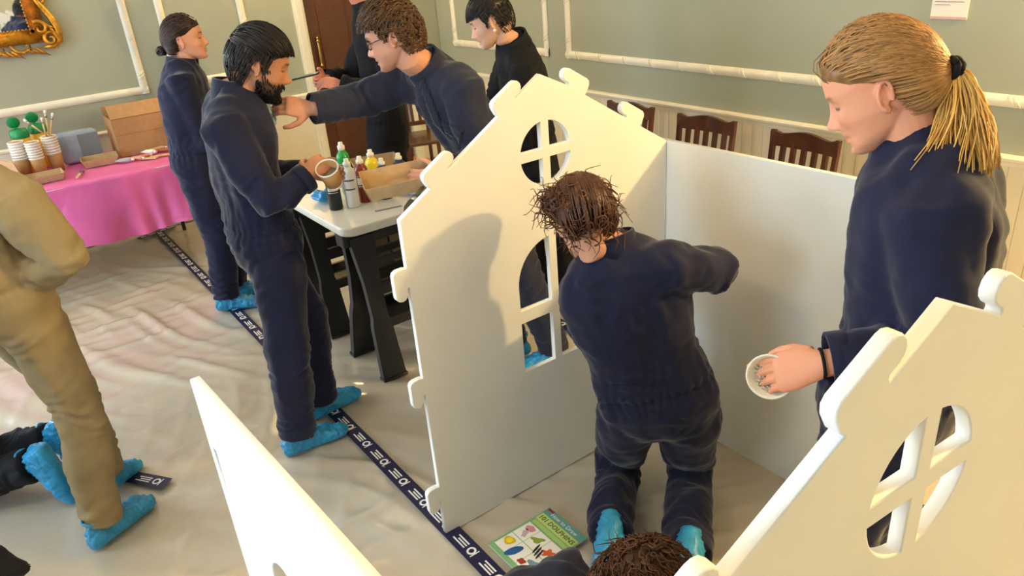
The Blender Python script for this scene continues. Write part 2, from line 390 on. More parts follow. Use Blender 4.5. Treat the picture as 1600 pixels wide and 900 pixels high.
def tape(a, b, label, w=0.068, start=0.03):
    a = Vector((a[0], a[1], 0)); b = Vector((b[0], b[1], 0)); d = b-a; L = d.length; d.normalize(); q = Vector((-d.y, d.x, 0))
    r = empty('floor_tape', (a.x, a.y, 0.008)); tag(r, label, 'floor tape', 'navy printed tape on the dust sheet')
    n = max(2, int(L/0.05)); top = MB(); vs = []; fs = []
    for i in range(n+1):
        t = L*i/n
        for s_ in (-1, 1): vs.append(d*t+q*s_*w/2+Vector((0, 0, 0.002+0.0008*math.sin(t*17))))
    for i in range(n): fs.append((2*i, 2*i+2, 2*i+3, 2*i+1))
    top.add(vs, fs); ob = top.build('tape_strip', 'navy_tape', r)
    t = start
    fr = frame(Vector((0, 0, 0)), d, q, Vector((0, 0, 1)))
    while t < L-0.1:
        for me_, nm_ in zip(emblem_meshes(), ('printed_emblem', 'printed_words')): add_obj(nm_, me_, r, fr @ Matrix.Translation((t, 0, 0.0042)))
        t += 0.162
    return r
tape((-0.55, 0.935), (-6.22, 0.965), 'long navy printed floor tape running past the left gable to the pink table')
tape((-6.17, 0.80), (-6.26, 1.10), 'short navy tape piece crossing the far end of the long tape')
tape((-2.87, 0.205), (-3.06, 0.075), 'short navy tape piece beside the beige overall foot covers')
tape((-0.3, 2.235), (-5.6, 2.24), 'navy printed floor tape behind the white playhouse near the chairs')
# ================================================================ the white playhouse panels
def arc(cx, cy, r, a0, a1, n): return [(cx+r*math.cos(a0+(a1-a0)*i/n), cy+r*math.sin(a0+(a1-a0)*i/n)) for i in range(n+1)]
HW, EZ, AZ = 0.556, 1.19, 1.518
def hook(ed, up_sign, L=0.085):
    """hook tab outline in (along edge, outward) coordinates, from start to end along +along; rounded free end at +along"""
    out = 0.049; r = 0.0185
    pts = [(0.004, 0), (0.0, 0.012), (0.001, out-0.014), (0.006, out-0.004), (0.015, out)]
    pts += [(L-r+r*math.sin(a), out-r+r*math.cos(a)) for a in (0, 0.5, 1.0, 1.57, 2.1, 2.6, 3.14)]
    pts += [(L-0.035, out-2*r), (L-0.040, 0.008), (L-0.040, 0.0)]
    return pts
def edge_with_hooks(A, B, pos, away=+1, L=0.10):
    """walk A->B (polygon counter-clockwise, outside on the right), insert hooks centred at given distances; away: +1 free end towards B, -1 towards A"""
    A = Vector((A[0], A[1])); B = Vector((B[0], B[1])); d = (B-A).normalized(); nrm = Vector((d.y, -d.x)); out = [tuple(A)]
    for p in pos:
        h = hook(None, 1, L)
        if away > 0: seq = [(p-L/2+a, o) for a, o in h]
        else: seq = [(p+L/2-a, o) for a, o in h][::-1]
        for a, o in seq: q = A+d*a+nrm*o; out.append((q.x, q.y))
    return out
def gable_loops():
    rl = math.hypot(HW, AZ-EZ)
    out = []
    out += [(-HW, 0.0)]
    out += [(HW, 0.0)]
    out = edge_with_hooks((-HW, 0), (HW, 0), [])
    out += edge_with_hooks((HW, 0), (HW, EZ), [0.165, 0.605, 0.99], -1)
    out += edge_with_hooks((HW, EZ), (0.012, AZ), [rl-0.43, rl-0.135], +1, 0.118)
    out += edge_with_hooks((-0.012, AZ), (-HW, EZ), [0.135, 0.445], -1, 0.118)
    out += edge_with_hooks((-HW, EZ), (-HW, 0), [EZ-0.99, EZ-0.605, EZ-0.165], +1)
    loops = [out]
    b = 0.014; cz = 1.272; R = 0.106; cu = -0.006
    for sx, sz in ((1, 1), (-1, 1), (-1, -1), (1, -1)):     # round window: four panes
        a0 = math.asin(b/R); base = {(1, 1): 0, (-1, 1): math.pi/2, (-1, -1): math.pi, (1, -1): 1.5*math.pi}[(sx, sz)]
        loops.append([(cu+sx*b, cz+sz*b)]+arc(cu, cz, R, base+a0, base+math.pi/2-a0, 9))
    aw, z0, z1, z2, zs = 0.157, 0.502, 0.700, 0.744, 0.832
    for sx in (-1, 1):                                       # arched window: two lower panes, two arched panes
        loops.append([(sx*b, z0), (sx*aw, z0), (sx*aw, z1), (sx*b, z1)])
        q = math.acos(b/aw)
        loops.append([(sx*b, z2), (sx*aw, z2)]+[(sx*aw*math.cos(q*i/10), zs+aw*math.sin(q*i/10)) for i in range(11)])
    return loops
TH = 0.021
gm = poly_mesh('gable_panel', gable_loops(), TH, 'panel_white', bev=0.0025)
# local x = along the panel (u), local y = up, local z = panel normal
def place_panel(name, me, o, u, label, group=None):
    u = Vector((u[0], u[1], 0)).normalized(); w = Vector((0, 0, 1)); nrm = u.cross(w)
    ob = add_obj(name, me, None, frame(Vector(o)-nrm*TH/2, u, w, nrm)); tag(ob, label, 'playhouse panel', group)
    return ob
th = math.radians(4.3)
place_panel('playhouse_gable', gm, (-1.869, 1.4795, 0.004), (0, 1), 'white gable panel with round and arched windows left of the kneeling painter', 'white playhouse panels')
place_panel('playhouse_gable', gm, (-0.312, 0.806, 0.004), (math.sin(th), math.cos(th)), 'nearest white gable panel at the right edge in front of the ponytail woman', 'white playhouse panels')
def wall_loops(L, window=False):
    out = [(0, 0), (L, 0), (L, EZ), (0, EZ)]; loops = [out]
    for z in (0.165, 0.605, 0.99):
        for x in (0.032, L-0.032): loops.append([(x-0.0125, z-0.06), (x+0.0125, z-0.06), (x+0.0125, z+0.06), (x-0.0125, z+0.06)])
    if window:
        for c, r in ((0.30, 0.085),): loops.append([(c-r, 0.62), (c+r, 0.62)]+arc(c, 0.84, r, 0, math.pi, 14))
        loops.append([(0.62, 0.5), (0.86, 0.5)]+arc(0.74, 0.84, 0.12, 0, math.pi, 16))
    return loops
bm_ = poly_mesh('side_panel', wall_loops(1.09), TH, 'panel_white', bev=0.0025)
ob = place_panel('playhouse_side_wall', bm_, (-1.915, 2.040, 0.004), (1, 0), 'plain white side panel behind the kneeling painter below the brown chairs', 'white playhouse panels')
dm = poly_mesh('side_panel_window', wall_loops(1.13, True), TH, 'panel_white', bev=0.0025)
ob = place_panel('playhouse_side_wall', dm, (-1.385, 0.193, 0.004), (1, 0.048), 'white side panel with slot and window holes at the bottom left of the playhouse', 'white playhouse panels')

# ================================================================ chairs along the back wall
def make_chair():
    r = empty('slat_back_chair')
    w = 0.43
    for s_ in (-1, 1):
        MB().tube([(s_*0.185, 0.18, 0), (s_*0.185, 0.19, 0.43), (s_*0.195, 0.235, 0.86)], [0.017, 0.02, 0.017], 4, up=(1, 1, 0)).build('back_post', 'chair_wood', r)
        MB().tube([(s_*0.19, -0.2, 0), (s_*0.19, -0.2, 0.43)], [0.015, 0.02], 4, up=(1, 1, 0)).build('leg', 'chair_wood', r)
        MB().box((s_*0.19, 0.0, 0.2), (0.018, 0.38, 0.025)).build('stretcher', 'chair_wood', r)
    MB().box((0, 0, 0.435), (0.44, 0.44, 0.03), bev=0.01).build('seat', 'chair_wood', r)
    n = 14; up = []; lo = []                                  # crest rail with a raised curved middle
    for i in range(n+1):
        t = -1+2*i/n; x = t*0.205; hump = 0.022*math.cos(math.pi*max(-1, min(1, t*1.25)))*0.5+0.011
        up.append((x, 0.845+hump+(0.010 if abs(t) > 0.85 else 0))); lo.append((x, 0.775))
    pr = []
    for (x, z) in up+lo[::-1]: pr.append((x, z))
    ring = lambda dy: [Vector((x, 0.225+dy-0.02*(1-(x/0.205)**2)*-1, z)) for x, z in pr]
    mb = MB(); k = len(up)
    for a in range(k-1):
        q = []
        for dy in (-0.010, 0.012):
            for (x, z) in (up[a], up[a+1], lo[a+1], lo[a]): q.append(Vector((x, 0.225+dy+0.02*(1-(x/0.205)**2), z)))
        mb.add(q, [(0, 1, 2, 3), (7, 6, 5, 4), (0, 4, 5, 1), (3, 2, 6, 7)]+([(0, 3, 7, 4)] if a == 0 else [])+([(1, 5, 6, 2)] if a == k-2 else []))
    mb.build('crest_rail', 'chair_wood', r)
    MB().box((0, 0.205, 0.52), (0.36, 0.02, 0.035)).build('lower_rail', 'chair_wood', r)
    for i in range(5):
        x = -0.13+i*0.065; MB().tube([(x, 0.205, 0.53), (x, 0.238, 0.79)], [0.017, 0.017], 4, up=(1, 1, 0), flat=1).build('slat', 'chair_wood', r)
    return r
c0 = make_chair()
G = 'brown slat back chairs in a row against the dado'
chairs = [(-2.90, 3.28, 0.05, 'brown slat back chair above the inner corner of the white playhouse'),
          (-2.25, 3.26, -0.04, 'brown slat back chair nearest to the ponytail woman'),
          (-3.56, 3.30, 0.0, 'brown slat back chair mostly hidden behind the left gable roof tab')]
for i, (x, y, a, lb) in enumerate(chairs):
    o = c0 if i == 0 else copy_tree(c0)
    o.location = (x, y, 0); o.rotation_euler = (0, 0, a); tag(o, lb, 'chair', G)
o = copy_tree(c0); o.location = (-5.55, 2.95, 0); o.rotation_euler = (0, 0, math.radians(70)); tag(o, 'brown slat back chair by the brown door behind the paint bottles', 'chair', G)

# ================================================================ wall note and gilt mirror
nt_ = empty('wall_note', (-1.765, RY1-0.004, 1.52)); tag(nt_, 'small white printed caption card on the green wall above the ponytail woman', 'caption card')
MB().box((0, 0, 0), (0.165, 0.006, 0.22)).build('card', 'paper_white', nt_)
mk = MB()
for i in range(9): mk.box((-0.004+(0.0 if i < 8 else -0.03), -0.0035, 0.06-i*0.0135), (0.13 if i < 8 else 0.07, 0.001, 0.003))
mk.build('printed_lines', mat('faint_ink', srgb(150, 130, 135), 0.7), nt_)
MB().box((0, -0.0035, -0.104), (0.165, 0.001, 0.008)).build('pink_edge', mat('pink_edge', srgb(228, 170, 165), 0.6), nt_)
MX = RX0
br = onx(104, 70, MX+0.05)
mr_ = empty('gilt_mirror', (MX, 0, 0)); tag(mr_, 'ornate carved gilt framed mirror on the green wall above the pink table', 'mirror')
my1 = onx(66, 58, MX+0.03).y; mz0 = onx(66, 58, MX+0.03).z      # lower right corner of the inner frame
my0, mz1 = my1-1.0, mz0+1.15
MB().box((0.012, (my0+my1)/2, (mz0+mz1)/2), (0.02, my1-my0, mz1-mz0)).build('backing', 'dark_wood', mr_)
MB().add([(0.026, my0+0.04, mz0+0.04), (0.026, my1-0.04, mz0+0.04), (0.026, my1-0.04, mz1-0.04), (0.026, my0+0.04, mz1-0.04)], [(0, 1, 2, 3)]).build('mirror_glass', 'mirror', mr_)
fr = MB(); bw = 0.085
for (ya, za, yb, zb) in ((my0, mz0, my1, mz0), (my0, mz1, my1, mz1), (my0, mz0, my0, mz1), (my1, mz0, my1, mz1)):
    A = Vector((0, ya, za)); B = Vector((0, yb, zb)); d = (B-A).normalized(); q = d.cross(Vector((1, 0, 0))); ln = (B-A).length
    inw = Vector((0, (my0+my1)/2, (mz0+mz1)/2))-(A+B)/2
    if q.dot(inw) < 0: q = -q
    pr = [(0.06, 0.024), (0.055, 0.036), (0.035, 0.036), (0.02, 0.05), (-0.01, 0.055), (-0.03, 0.04), (-0.035, 0.02)]
    fr.rings([[A+d*t+q*(a+0.0)+Vector((h_, 0, 0)) for a, h_ in pr] for t in (-0.03, ln+0.03)])
    nb = int(ln/0.022)
    for i in range(nb): fr.ellipsoid(A+d*(i+0.5)*ln/nb+q*0.058+Vector((0.036, 0, 0)), (0.007, 0.007, 0.007), nu=6, nv=4)
fr.build('frame_moulding', 'gilt', mr_, True)
def scroll(c, r0, turns, dirn, a0, r1=0.008, n=26):
    pts = []; rad = []
    for i in range(n):
        t = i/(n-1); an = a0+dirn*turns*2*math.pi*t; rr = r0*(1-0.85*t)
        pts.append(Vector((0.05+0.02*math.sin(t*3), c[0]+rr*math.cos(an), c[1]+rr*math.sin(an)))); rad.append(r1*(1.15-0.6*t))
    return pts, rad
cv = MB()
rnd = random.Random(4)
for (cy_, cz_, sy_, sz_) in ((my1+0.05, mz0-0.03, 1, -1), (my0-0.05, mz0-0.03, -1, -1), (my1+0.05, mz1+0.03, 1, 1), (my0-0.05, mz1+0.03, -1, 1)):
    p, r = scroll((cy_-sy_*0.005, cz_-sz_*0.015), 0.05, 1.3, sy_, 0.5, 0.014); cv.tube(p, r, 7)
    p, r = scroll((cy_-sy_*0.05, cz_-sz_*0.09), 0.05, 1.0, -sy_, 2.2, 0.013); cv.tube(p, r, 7)
    # big C scroll sweeping round the corner
    pts = [Vector((0.05, cy_+sy_*a, cz_+sz_*b_)) for a, b_ in ((-0.05, -0.33), (-0.01, -0.24), (0.03, -0.16), (0.055, -0.08), (0.05, 0.0), (0.0, 0.035), (-0.06, 0.035))]
    cv.tube(pts, [0.010, 0.018, 0.022, 0.024, 0.022, 0.018, 0.008], 8)
    for k in range(4):
        a = -0.1+0.5*k; cv.tube([Vector((0.055, cy_-sy_*0.02, cz_-sz_*0.13)), Vector((0.07, cy_+sy_*(0.01+0.012*k), cz_-sz_*(0.09-0.03*k))), Vector((0.05, cy_+sy_*(0.05-0.01*k), cz_-sz_*(0.08-0.045*k)))], [0.006, 0.011, 0.003], 6)
def runs(A, B, outv):
    A = Vector(A); B = Vector(B); ln = (B-A).length; d = (B-A).normalized(); o = Vector(outv); n = int(ln/0.135)
    for i in range(n):
        c = A+d*((i+0.5)*ln/n); fl = 1 if i % 2 else -1
        pts = [c+d*(-0.07)+o*0.0, c+d*(-0.04)+o*0.045, c+d*0.0+o*0.055, c+d*0.045+o*0.035, c+d*0.05+o*0.005, c+d*0.02+o*0.012]
        cv.tube([p+Vector((0.045, 0, 0)) for p in pts], [0.008, 0.013, 0.013, 0.011, 0.009, 0.006], 7)
        for k in range(3):
            e = c+d*(0.02+0.03*k); cv.tube([e+o*0.03+Vector((0.045, 0, 0)), e+d*0.03+o*0.062+Vector((0.055, 0, 0)), e+d*0.075+o*(0.07+0.012*k)+Vector((0.04, 0, 0))], [0.007, 0.009, 0.002], 6)
runs((0, my0, mz0-0.03), (0, my1-0.06, mz0-0.03), (0, 0, -1)); runs((0, my1+0.03, mz0+0.2), (0, my1+0.03, mz1), (0, 1, 0))
runs((0, my0, mz1+0.03), (0, my1, mz1+0.03), (0, 0, 1)); runs((0, my0-0.03, mz0+0.2), (0, my0-0.03, mz1), (0, -1, 0))
cv.build('carved_scrollwork', 'gilt', mr_, True)

# ================================================================ pink table
TZ = 0.70; TX0, TX1 = -6.22, -5.40; TY0, TY1 = -1.0, 1.34
t = empty('folding_table', (-5.8, 0.2, 0)); tag(t, 'long folding table hidden under the pink plastic cloth', 'table')
MB().box((0, (TY0+TY1)/2-0.2, TZ-0.03), (TX1-TX0-0.02, TY1-TY0-0.02, 0.045)).build('tabletop', 'table_white', t)
for sx in (-0.33, 0.33):
    for y in (TY0+0.15-0.2, TY1-0.2-0.2): MB().tube([(sx, y, 0), (sx, y, TZ-0.05)], 0.014, 8).build('leg', 'black_plastic', t)
def cloth():
    us = np.linspace(TY0, TY1+0.06, 190); prof = []
    for x in np.linspace(TX0, TX1-0.012, 12): prof.append((x, TZ, 0))
    prof += [(TX1-0.004, TZ-0.002, 0.0), (TX1+0.004, TZ-0.012, 0.05)]
    Ld = 0.385; n = 26
    for i in range(1, n+1): prof.append((TX1+0.006, TZ-0.012-Ld*i/n, i/n))
    V_ = []; 
    for y in us:
        for (x, z, s_) in prof:
            a1 = math.sin(y*12.0+1.6*math.sin(y*4.1)+s_*1.5); a2 = math.sin(y*31+2.4*math.sin(y*7)-s_*1.0); f = 0.030*math.copysign(abs(a1)**0.6, a1)+0.014*a2
            if s_ > 0: V_.append((x+s_*(0.035+f)+0.004*math.sin(z*30+y*9), y+s_*0.02*math.sin(y*11), z+0.03*s_*math.sin(y*5.3+0.8)))
            else: V_.append((x, y, z+0.0015*math.sin(y*41+x*17)))
    m_ = len(prof); F = [(a*m_+b_, a*m_+b_+1, (a+1)*m_+b_+1, (a+1)*m_+b_) for a in range(len(us)-1) for b_ in range(m_-1)]
    me = bpy.data.meshes.new('tablecloth'); me.from_pydata(V_, [], F); me.polygons.foreach_set('use_smooth', [True]*len(F)); return me
pk = mat('pink_film', srgb(232, 108, 172), 0.22, var=0.05, scale=4, bump=0.12, bscale=14, spec=0.6)
pk.node_tree.nodes['Principled BSDF'].inputs['Transmission Weight'].default_value = 0.0
pk.node_tree.nodes['Principled BSDF'].inputs['Subsurface Weight'].default_value = 0.0
co = add_obj('plastic_tablecloth', cloth()); co.data.materials.append(pk); tag(co, 'bright pink plastic tablecloth draped over the craft table', 'tablecloth')

# things on the pink table: px = foot of the thing in the photograph
def on(px, py): return onz(px, py, TZ+0.002)
def cup_stack(px, py, n, label, tilt=0.0, h=0.11, scale=1.0):
    p = on(px, py); r = empty('cup_stack', p); tag(r, label, 'cups', 'stacked paper cups on the pink table'); r.scale = (scale,)*3
    MB().lathe([(0.0, 0.004), (0.028, 0.004), (0.029, 0.0), (0.0305, 0.0), (0.040, h-0.006), (0.0, h-0.006)], n=18).build('cup', 'kraft_cup', r, True)
    for i in range(n):
        z = h-0.008+i*0.0155; MB().lathe([(0.036, z-0.006), (0.0405, z+0.002), (0.0425, z+0.006), (0.0425, z+0.010), (0.040, z+0.012), (0.036, z+0.006), (0.035, z-0.006)], n=18).build('cup_rim', 'paper_white', r, True)
    MB().tube([(0, 0, h-0.01), (0, 0, h+(n-1)*0.0155)], 0.0385, 18).build('nested_cups', 'kraft_cup', r, True)
    z = h-0.008+n*0.0155
    return r
cup_stack(43, 276, 7, 'paper cup stack at the left, in front of the nearer green-lidded tub', scale=1.15)
cup_stack(67, 274, 7, 'paper cup stack in the middle behind the left cardboard tray', scale=1.1)
cs3 = cup_stack(93, 266, 7, 'paper cup stack holding brushes at the right of the three', scale=1.15)
p = on(93, 266)
for k, (dx, dy, tx, ty, L_) in enumerate(((0, 0.0, 0.03, -0.09, 0.14), (-0.012, 0.01, 0.0, 0.02, 0.17), (0.01, 0.012, 0.02, 0.05, 0.15), (0.012, -0.012, 0.0, 0.01, 0.13))):
    r = empty('paint_brush', (p.x+dx, p.y+dy, TZ+0.235)); tag(r, ['paint brush leaning left out of the cup stack', 'tall paint brush with pale tip upright in the cup stack', 'thin paint brush leaning right in the cup stack', 'short paint brush in the middle of the cup stack'][k], 'brush', 'brushes in the cup stack')
    MB().tube([(0, 0, 0), (tx*0.8, ty*0.8, L_*0.7)], [0.005, 0.006], 8).build('handle', mat('pale_wood', srgb(214, 178, 128), 0.5), r, True)
    MB().tube([(tx*0.8, ty*0.8, L_*0.7), (tx, ty, L_*0.85)], 0.0068, 8).build('ferrule', mat('steel', srgb(190, 190, 190), 0.3, metal=1), r, True)
    MB().tube([(tx, ty, L_*0.85), (tx*1.1, ty*1.1, L_*0.95), (tx*1.15, ty*1.15, L_)], [0.007, 0.010, 0.004], 8).build('bristles', 'paper_white', r, True)
def wipes(px, py, X, label, s=1.0):
    q = onx(px, py, X); r = empty('wipes_tub', (X, q.y, TZ+0.002)); tag(r, label, 'tub', 'yellow tubs with green lids'); h = 0.26*s
    MB().lathe([(0, 0), (0.052, 0), (0.055, 0.006), (0.055, h), (0.05, h+0.004), (0, h+0.004)], n=22).build('tub_body', mat('yellow_plastic', srgb(240, 186, 40), 0.4), r, True)
    MB().lathe([(0.057, h-0.012), (0.0585, h), (0.056, h+0.035), (0.048, h+0.045), (0.018, h+0.047), (0, h+0.047)], n=22).build('lid', mat('green_plastic', srgb(18, 140, 76), 0.35), r, True)
    Mx = Matrix.Rotation(math.radians(-78), 3, 'Y')
    MB().lathe([(0, 0), (0.036, 0), (0.04, 0.004), (0.038, 0.010), (0.028, 0.008), (0, 0.008)], c=(-0.035, -0.01, h+0.085), n=20, M=Mx).build('flip_cap', 'green_plastic', r, True)
    MB().box((-0.03, -0.008, h+0.047), (0.012, 0.02, 0.02)).build('hinge', 'green_plastic', r)
    return r
wipes(38, 232, -6.03, 'nearer yellow tub with an open green lid behind the cup stacks', 0.95)
wipes(66, 222, -6.12, 'farther yellow tub with an open green lid against the wall', 0.95)
def tray(c, u, L_, Wd, h, label, parent_z=None, tilt=None, name='cardboard_tray', matn='kraft_tray', cat='tray', group=None):
    """open tray with sloping sides; c centre of base, u long axis"""
    r = empty(name, c); tag(r, label, cat, group)
    ang = math.atan2(u[1], u[0]); r.rotation_euler = (0, 0, ang) if tilt is None else (tilt[0], tilt[1], ang)
    MB().box((0, 0, 0.002), (L_-0.03, Wd-0.03, 0.004)).build('base', matn, r)
    tk = 0.004
    for s_ in (-1, 1):
        MB().add([(s_*(L_/2-0.015), -Wd/2+0.015, 0), (s_*(L_/2-0.015), Wd/2-0.015, 0), (s_*L_/2, Wd/2, h), (s_*L_/2, -Wd/2, h), (s_*(L_/2-0.015-tk), -Wd/2+0.015, 0), (s_*(L_/2-0.015-tk), Wd/2-0.015, 0), (s_*(L_/2-tk), Wd/2, h), (s_*(L_/2-tk), -Wd/2, h)], [(0, 1, 2, 3), (7, 6, 5, 4), (3, 2, 6, 7), (0, 4, 5, 1), (0, 3, 7, 4), (1, 5, 6, 2)]).build('end_wall', matn, r)
        MB().add([(-L_/2+0.015, s_*(Wd/2-0.015), 0), (L_/2-0.015, s_*(Wd/2-0.015), 0), (L_/2, s_*Wd/2, h), (-L_/2, s_*Wd/2, h), (-L_/2+0.015, s_*(Wd/2-0.015-tk), 0), (L_/2-0.015, s_*(Wd/2-0.015-tk), 0), (L_/2, s_*(Wd/2-tk), h), (-L_/2, s_*(Wd/2-tk), h)], [(0, 1, 2, 3), (7, 6, 5, 4), (3, 2, 6, 7), (0, 4, 5, 1), (0, 3, 7, 4), (1, 5, 6, 2)]).build('side_wall', matn, r)
    return r
a = on(70, 283); tray((a.x, a.y+0.0, TZ+0.004), (0, 1), 0.24, 0.17, 0.045, 'left cardboard tray of paint on the pink table in front of the cups', group='trays on the pink table')
a2 = on(158, 256); tray((a2.x, a2.y, TZ+0.004), (0.1, 1), 0.23, 0.18, 0.05, 'cardboard tray with paint in the middle of the pink table', group='trays on the pink table')
paint_p = MB().lathe([(0, 0.012), (0.03, 0.012), (0.05, 0.009), (0.055, 0.006)], n=14)
for (c, mt, lb) in (((a.x-0.02, a.y+0.02), 'paint_pink', 'pale pink paint puddle in the left cardboard tray'), ((a2.x, a2.y+0.03), 'paint_cream', 'cream paint puddle in the middle cardboard tray')):
    o = MB().lathe([(0.0, 0.006), (0.04, 0.006), (0.055, 0.004), (0.06, 0.001)], n=16).build('paint_puddle', mat(mt, srgb(222, 178, 166) if 'pink' in mt else srgb(226, 214, 196), 0.25), None, True, loc=(c[0], c[1], TZ+0.010)); tag(o, lb, 'paint')
# brown carton standing open by the wall
q0 = on(192, 247); q1 = on(262, 232)
bx = empty('carton', (-6.02, 1.02, TZ+0.003)); tag(bx, 'big brown open cardboard carton beside the woman at the pink table', 'box')
hh = 0.26
MB().box((0.13, 0.05, hh/2), (0.006, 0.50, hh)).build('front_wall', 'cardboard', bx); MB().box((-0.15, 0.05, hh/2+0.03), (0.006, 0.50, hh+0.06)).build('back_wall', 'cardboard', bx)
for s_ in (-1, 1): MB().box((-0.01, 0.05+s_*0.25, hh/2), (0.28, 0.006, hh)).build('side_wall', 'cardboard', bx)
MB().box((0, 0.05, 0.003), (0.28, 0.5, 0.006)).build('base', 'cardboard', bx)
MB().box((0.09, 0.05, hh+0.045), (0.006, 0.50, 0.11), M=Matrix.Rotation(math.radians(-40), 3, 'Y')).build('flap', 'cardboard', bx)
MB().box((0.1335, 0.05, 0.15), (0.001, 0.50, 0.0025)).build('crease', mat('crease', srgb(150, 108, 66), 0.8), bx)
# wrapped grey-blue pack
pk_ = empty('wrapped_pack', (-6.02, 0.60, TZ+0.003)); tag(pk_, 'shiny blue-grey plastic wrapped pack standing between cups and carton', 'pack')
MB().box((0, 0, 0.11), (0.10, 0.26, 0.22), bev=0.03).build('wrapping', mat('grey_wrap', srgb(150, 165, 185), 0.22, var=0.2, scale=9, bump=0.5, bscale=16), pk_, True)
MB().box((0.052, 0.06, 0.11), (0.004, 0.13, 0.17)).build('side_card', mat('grey_card', srgb(128, 134, 138), 0.5), pk_)
# wooden spreader and small items
def stick(px, py, ang, L_, w_, label, matn, name='craft_stick', cat='stick'):
    q = on(px, py); o = MB().box((0, 0, 0.006), (L_, w_, 0.010), bev=0.003).build(name, matn, None, loc=(q.x, q.y, TZ+0.004), rz=ang); tag(o, label, cat); return o
q = on(124, 277); r = empty('flat_brush', (q.x, q.y, TZ+0.008)); r.rotation_euler = (0, 0, math.radians(160)); tag(r, 'flat wooden brush lying on the front edge of the pink cloth', 'brush')
MB().box((0, 0, 0.005), (0.10, 0.018, 0.010), bev=0.003).build('handle', 'pale_wood', r); MB().box((0.06, 0, 0.005), (0.03, 0.024, 0.009)).build('ferrule', 'steel', r); MB().box((0.09, 0, 0.005), (0.035, 0.026, 0.007)).build('bristles', mat('dark_bristle', srgb(60, 44, 36), 0.8), r)
names = [(194, 249, srgb(176, 172, 178), 'grey', 0.030), (213, 245, srgb(226, 160, 140), 'salmon', 0.026), (222, 243, srgb(216, 130, 120), 'coral', 0.026), (233, 236, srgb(240, 234, 222), 'white', 0.034), (246, 231, srgb(206, 160, 112), 'tan', 0.030), (257, 232, srgb(170, 96, 70), 'rust', 0.026)]
for px, py, c, nm, rr in names:
    q = on(px, py+4); q.x += 0.03; r = empty('paint_tube', (q.x, q.y, TZ+0.004)); r.rotation_euler = (0, 0, random.uniform(0.4, 2.2)); tag(r, '%s paint tube lying in front of the brown carton' % nm, 'paint tube', 'paint tubes by the carton')
    MB().rings([[Vector((x, w_*math.cos(a_), rr*0.55+hh_*math.sin(a_))) for a_ in np.linspace(0, 2*math.pi, 13)[:-1]] for x, w_, hh_ in ((-0.055, rr*0.9, 0.003), (-0.03, rr*0.85, rr*0.35), (0.02, rr*0.7, rr*0.55), (0.045, rr*0.62, rr*0.5), (0.05, rr*0.3, rr*0.3))]).build('tube_body', mat('tube_'+nm, c, 0.4), r, True)
    MB().tube([(0.048, 0, rr*0.55), (0.066, 0, rr*0.55)], rr*0.3, 10).build('cap', 'paper_white', r, True)
for px, py, nm, an in ((232, 249, 'left wooden paint scraper on the pink cloth by the carton', 0.9), (250, 245, 'right wooden paint scraper on the pink cloth by the carton', 1.4)):
    stick(px, py, an, 0.13, 0.034, nm, 'pale_wood', 'wooden_scraper', 'scraper')
# clutter at the left edge: card divider, cream bottle, red pouch
q = on(30, 284); o = MB().box((0, 0, 0.07), (0.006, 0.22, 0.15), M=Matrix.Rotation(math.radians(12), 3, 'Y')).build('card_divider', 'kraft_tray', None, loc=(q.x, q.y-0.02, TZ+0.004), rz=math.radians(-70)); tag(o, 'tan card divider leaning left of the paper cups', 'card')
q = on(8, 268)
r = empty('glue_bottle', (q.x, q.y-0.02, TZ+0.03)); r.rotation_euler = (math.radians(90), 0, 0.3); tag(r, 'cream bottle lying at the far left of the pink table', 'bottle')
MB().lathe([(0, -0.08), (0.03, -0.08), (0.033, -0.07), (0.033, 0.04), (0.015, 0.07), (0.012, 0.09), (0, 0.09)], n=16).build('bottle_body', mat('cream_plastic', srgb(230, 222, 204), 0.4), r, True)
o = MB().box((0, 0, 0.025), (0.10, 0.16, 0.05), bev=0.02).build('red_pouch', mat('red_orange', srgb(214, 106, 78), 0.5), None, True, loc=(on(14, 282).x, on(14, 282).y-0.12, TZ+0.004)); tag(o, 'orange-red pouch at the left end of the pink table', 'pouch')

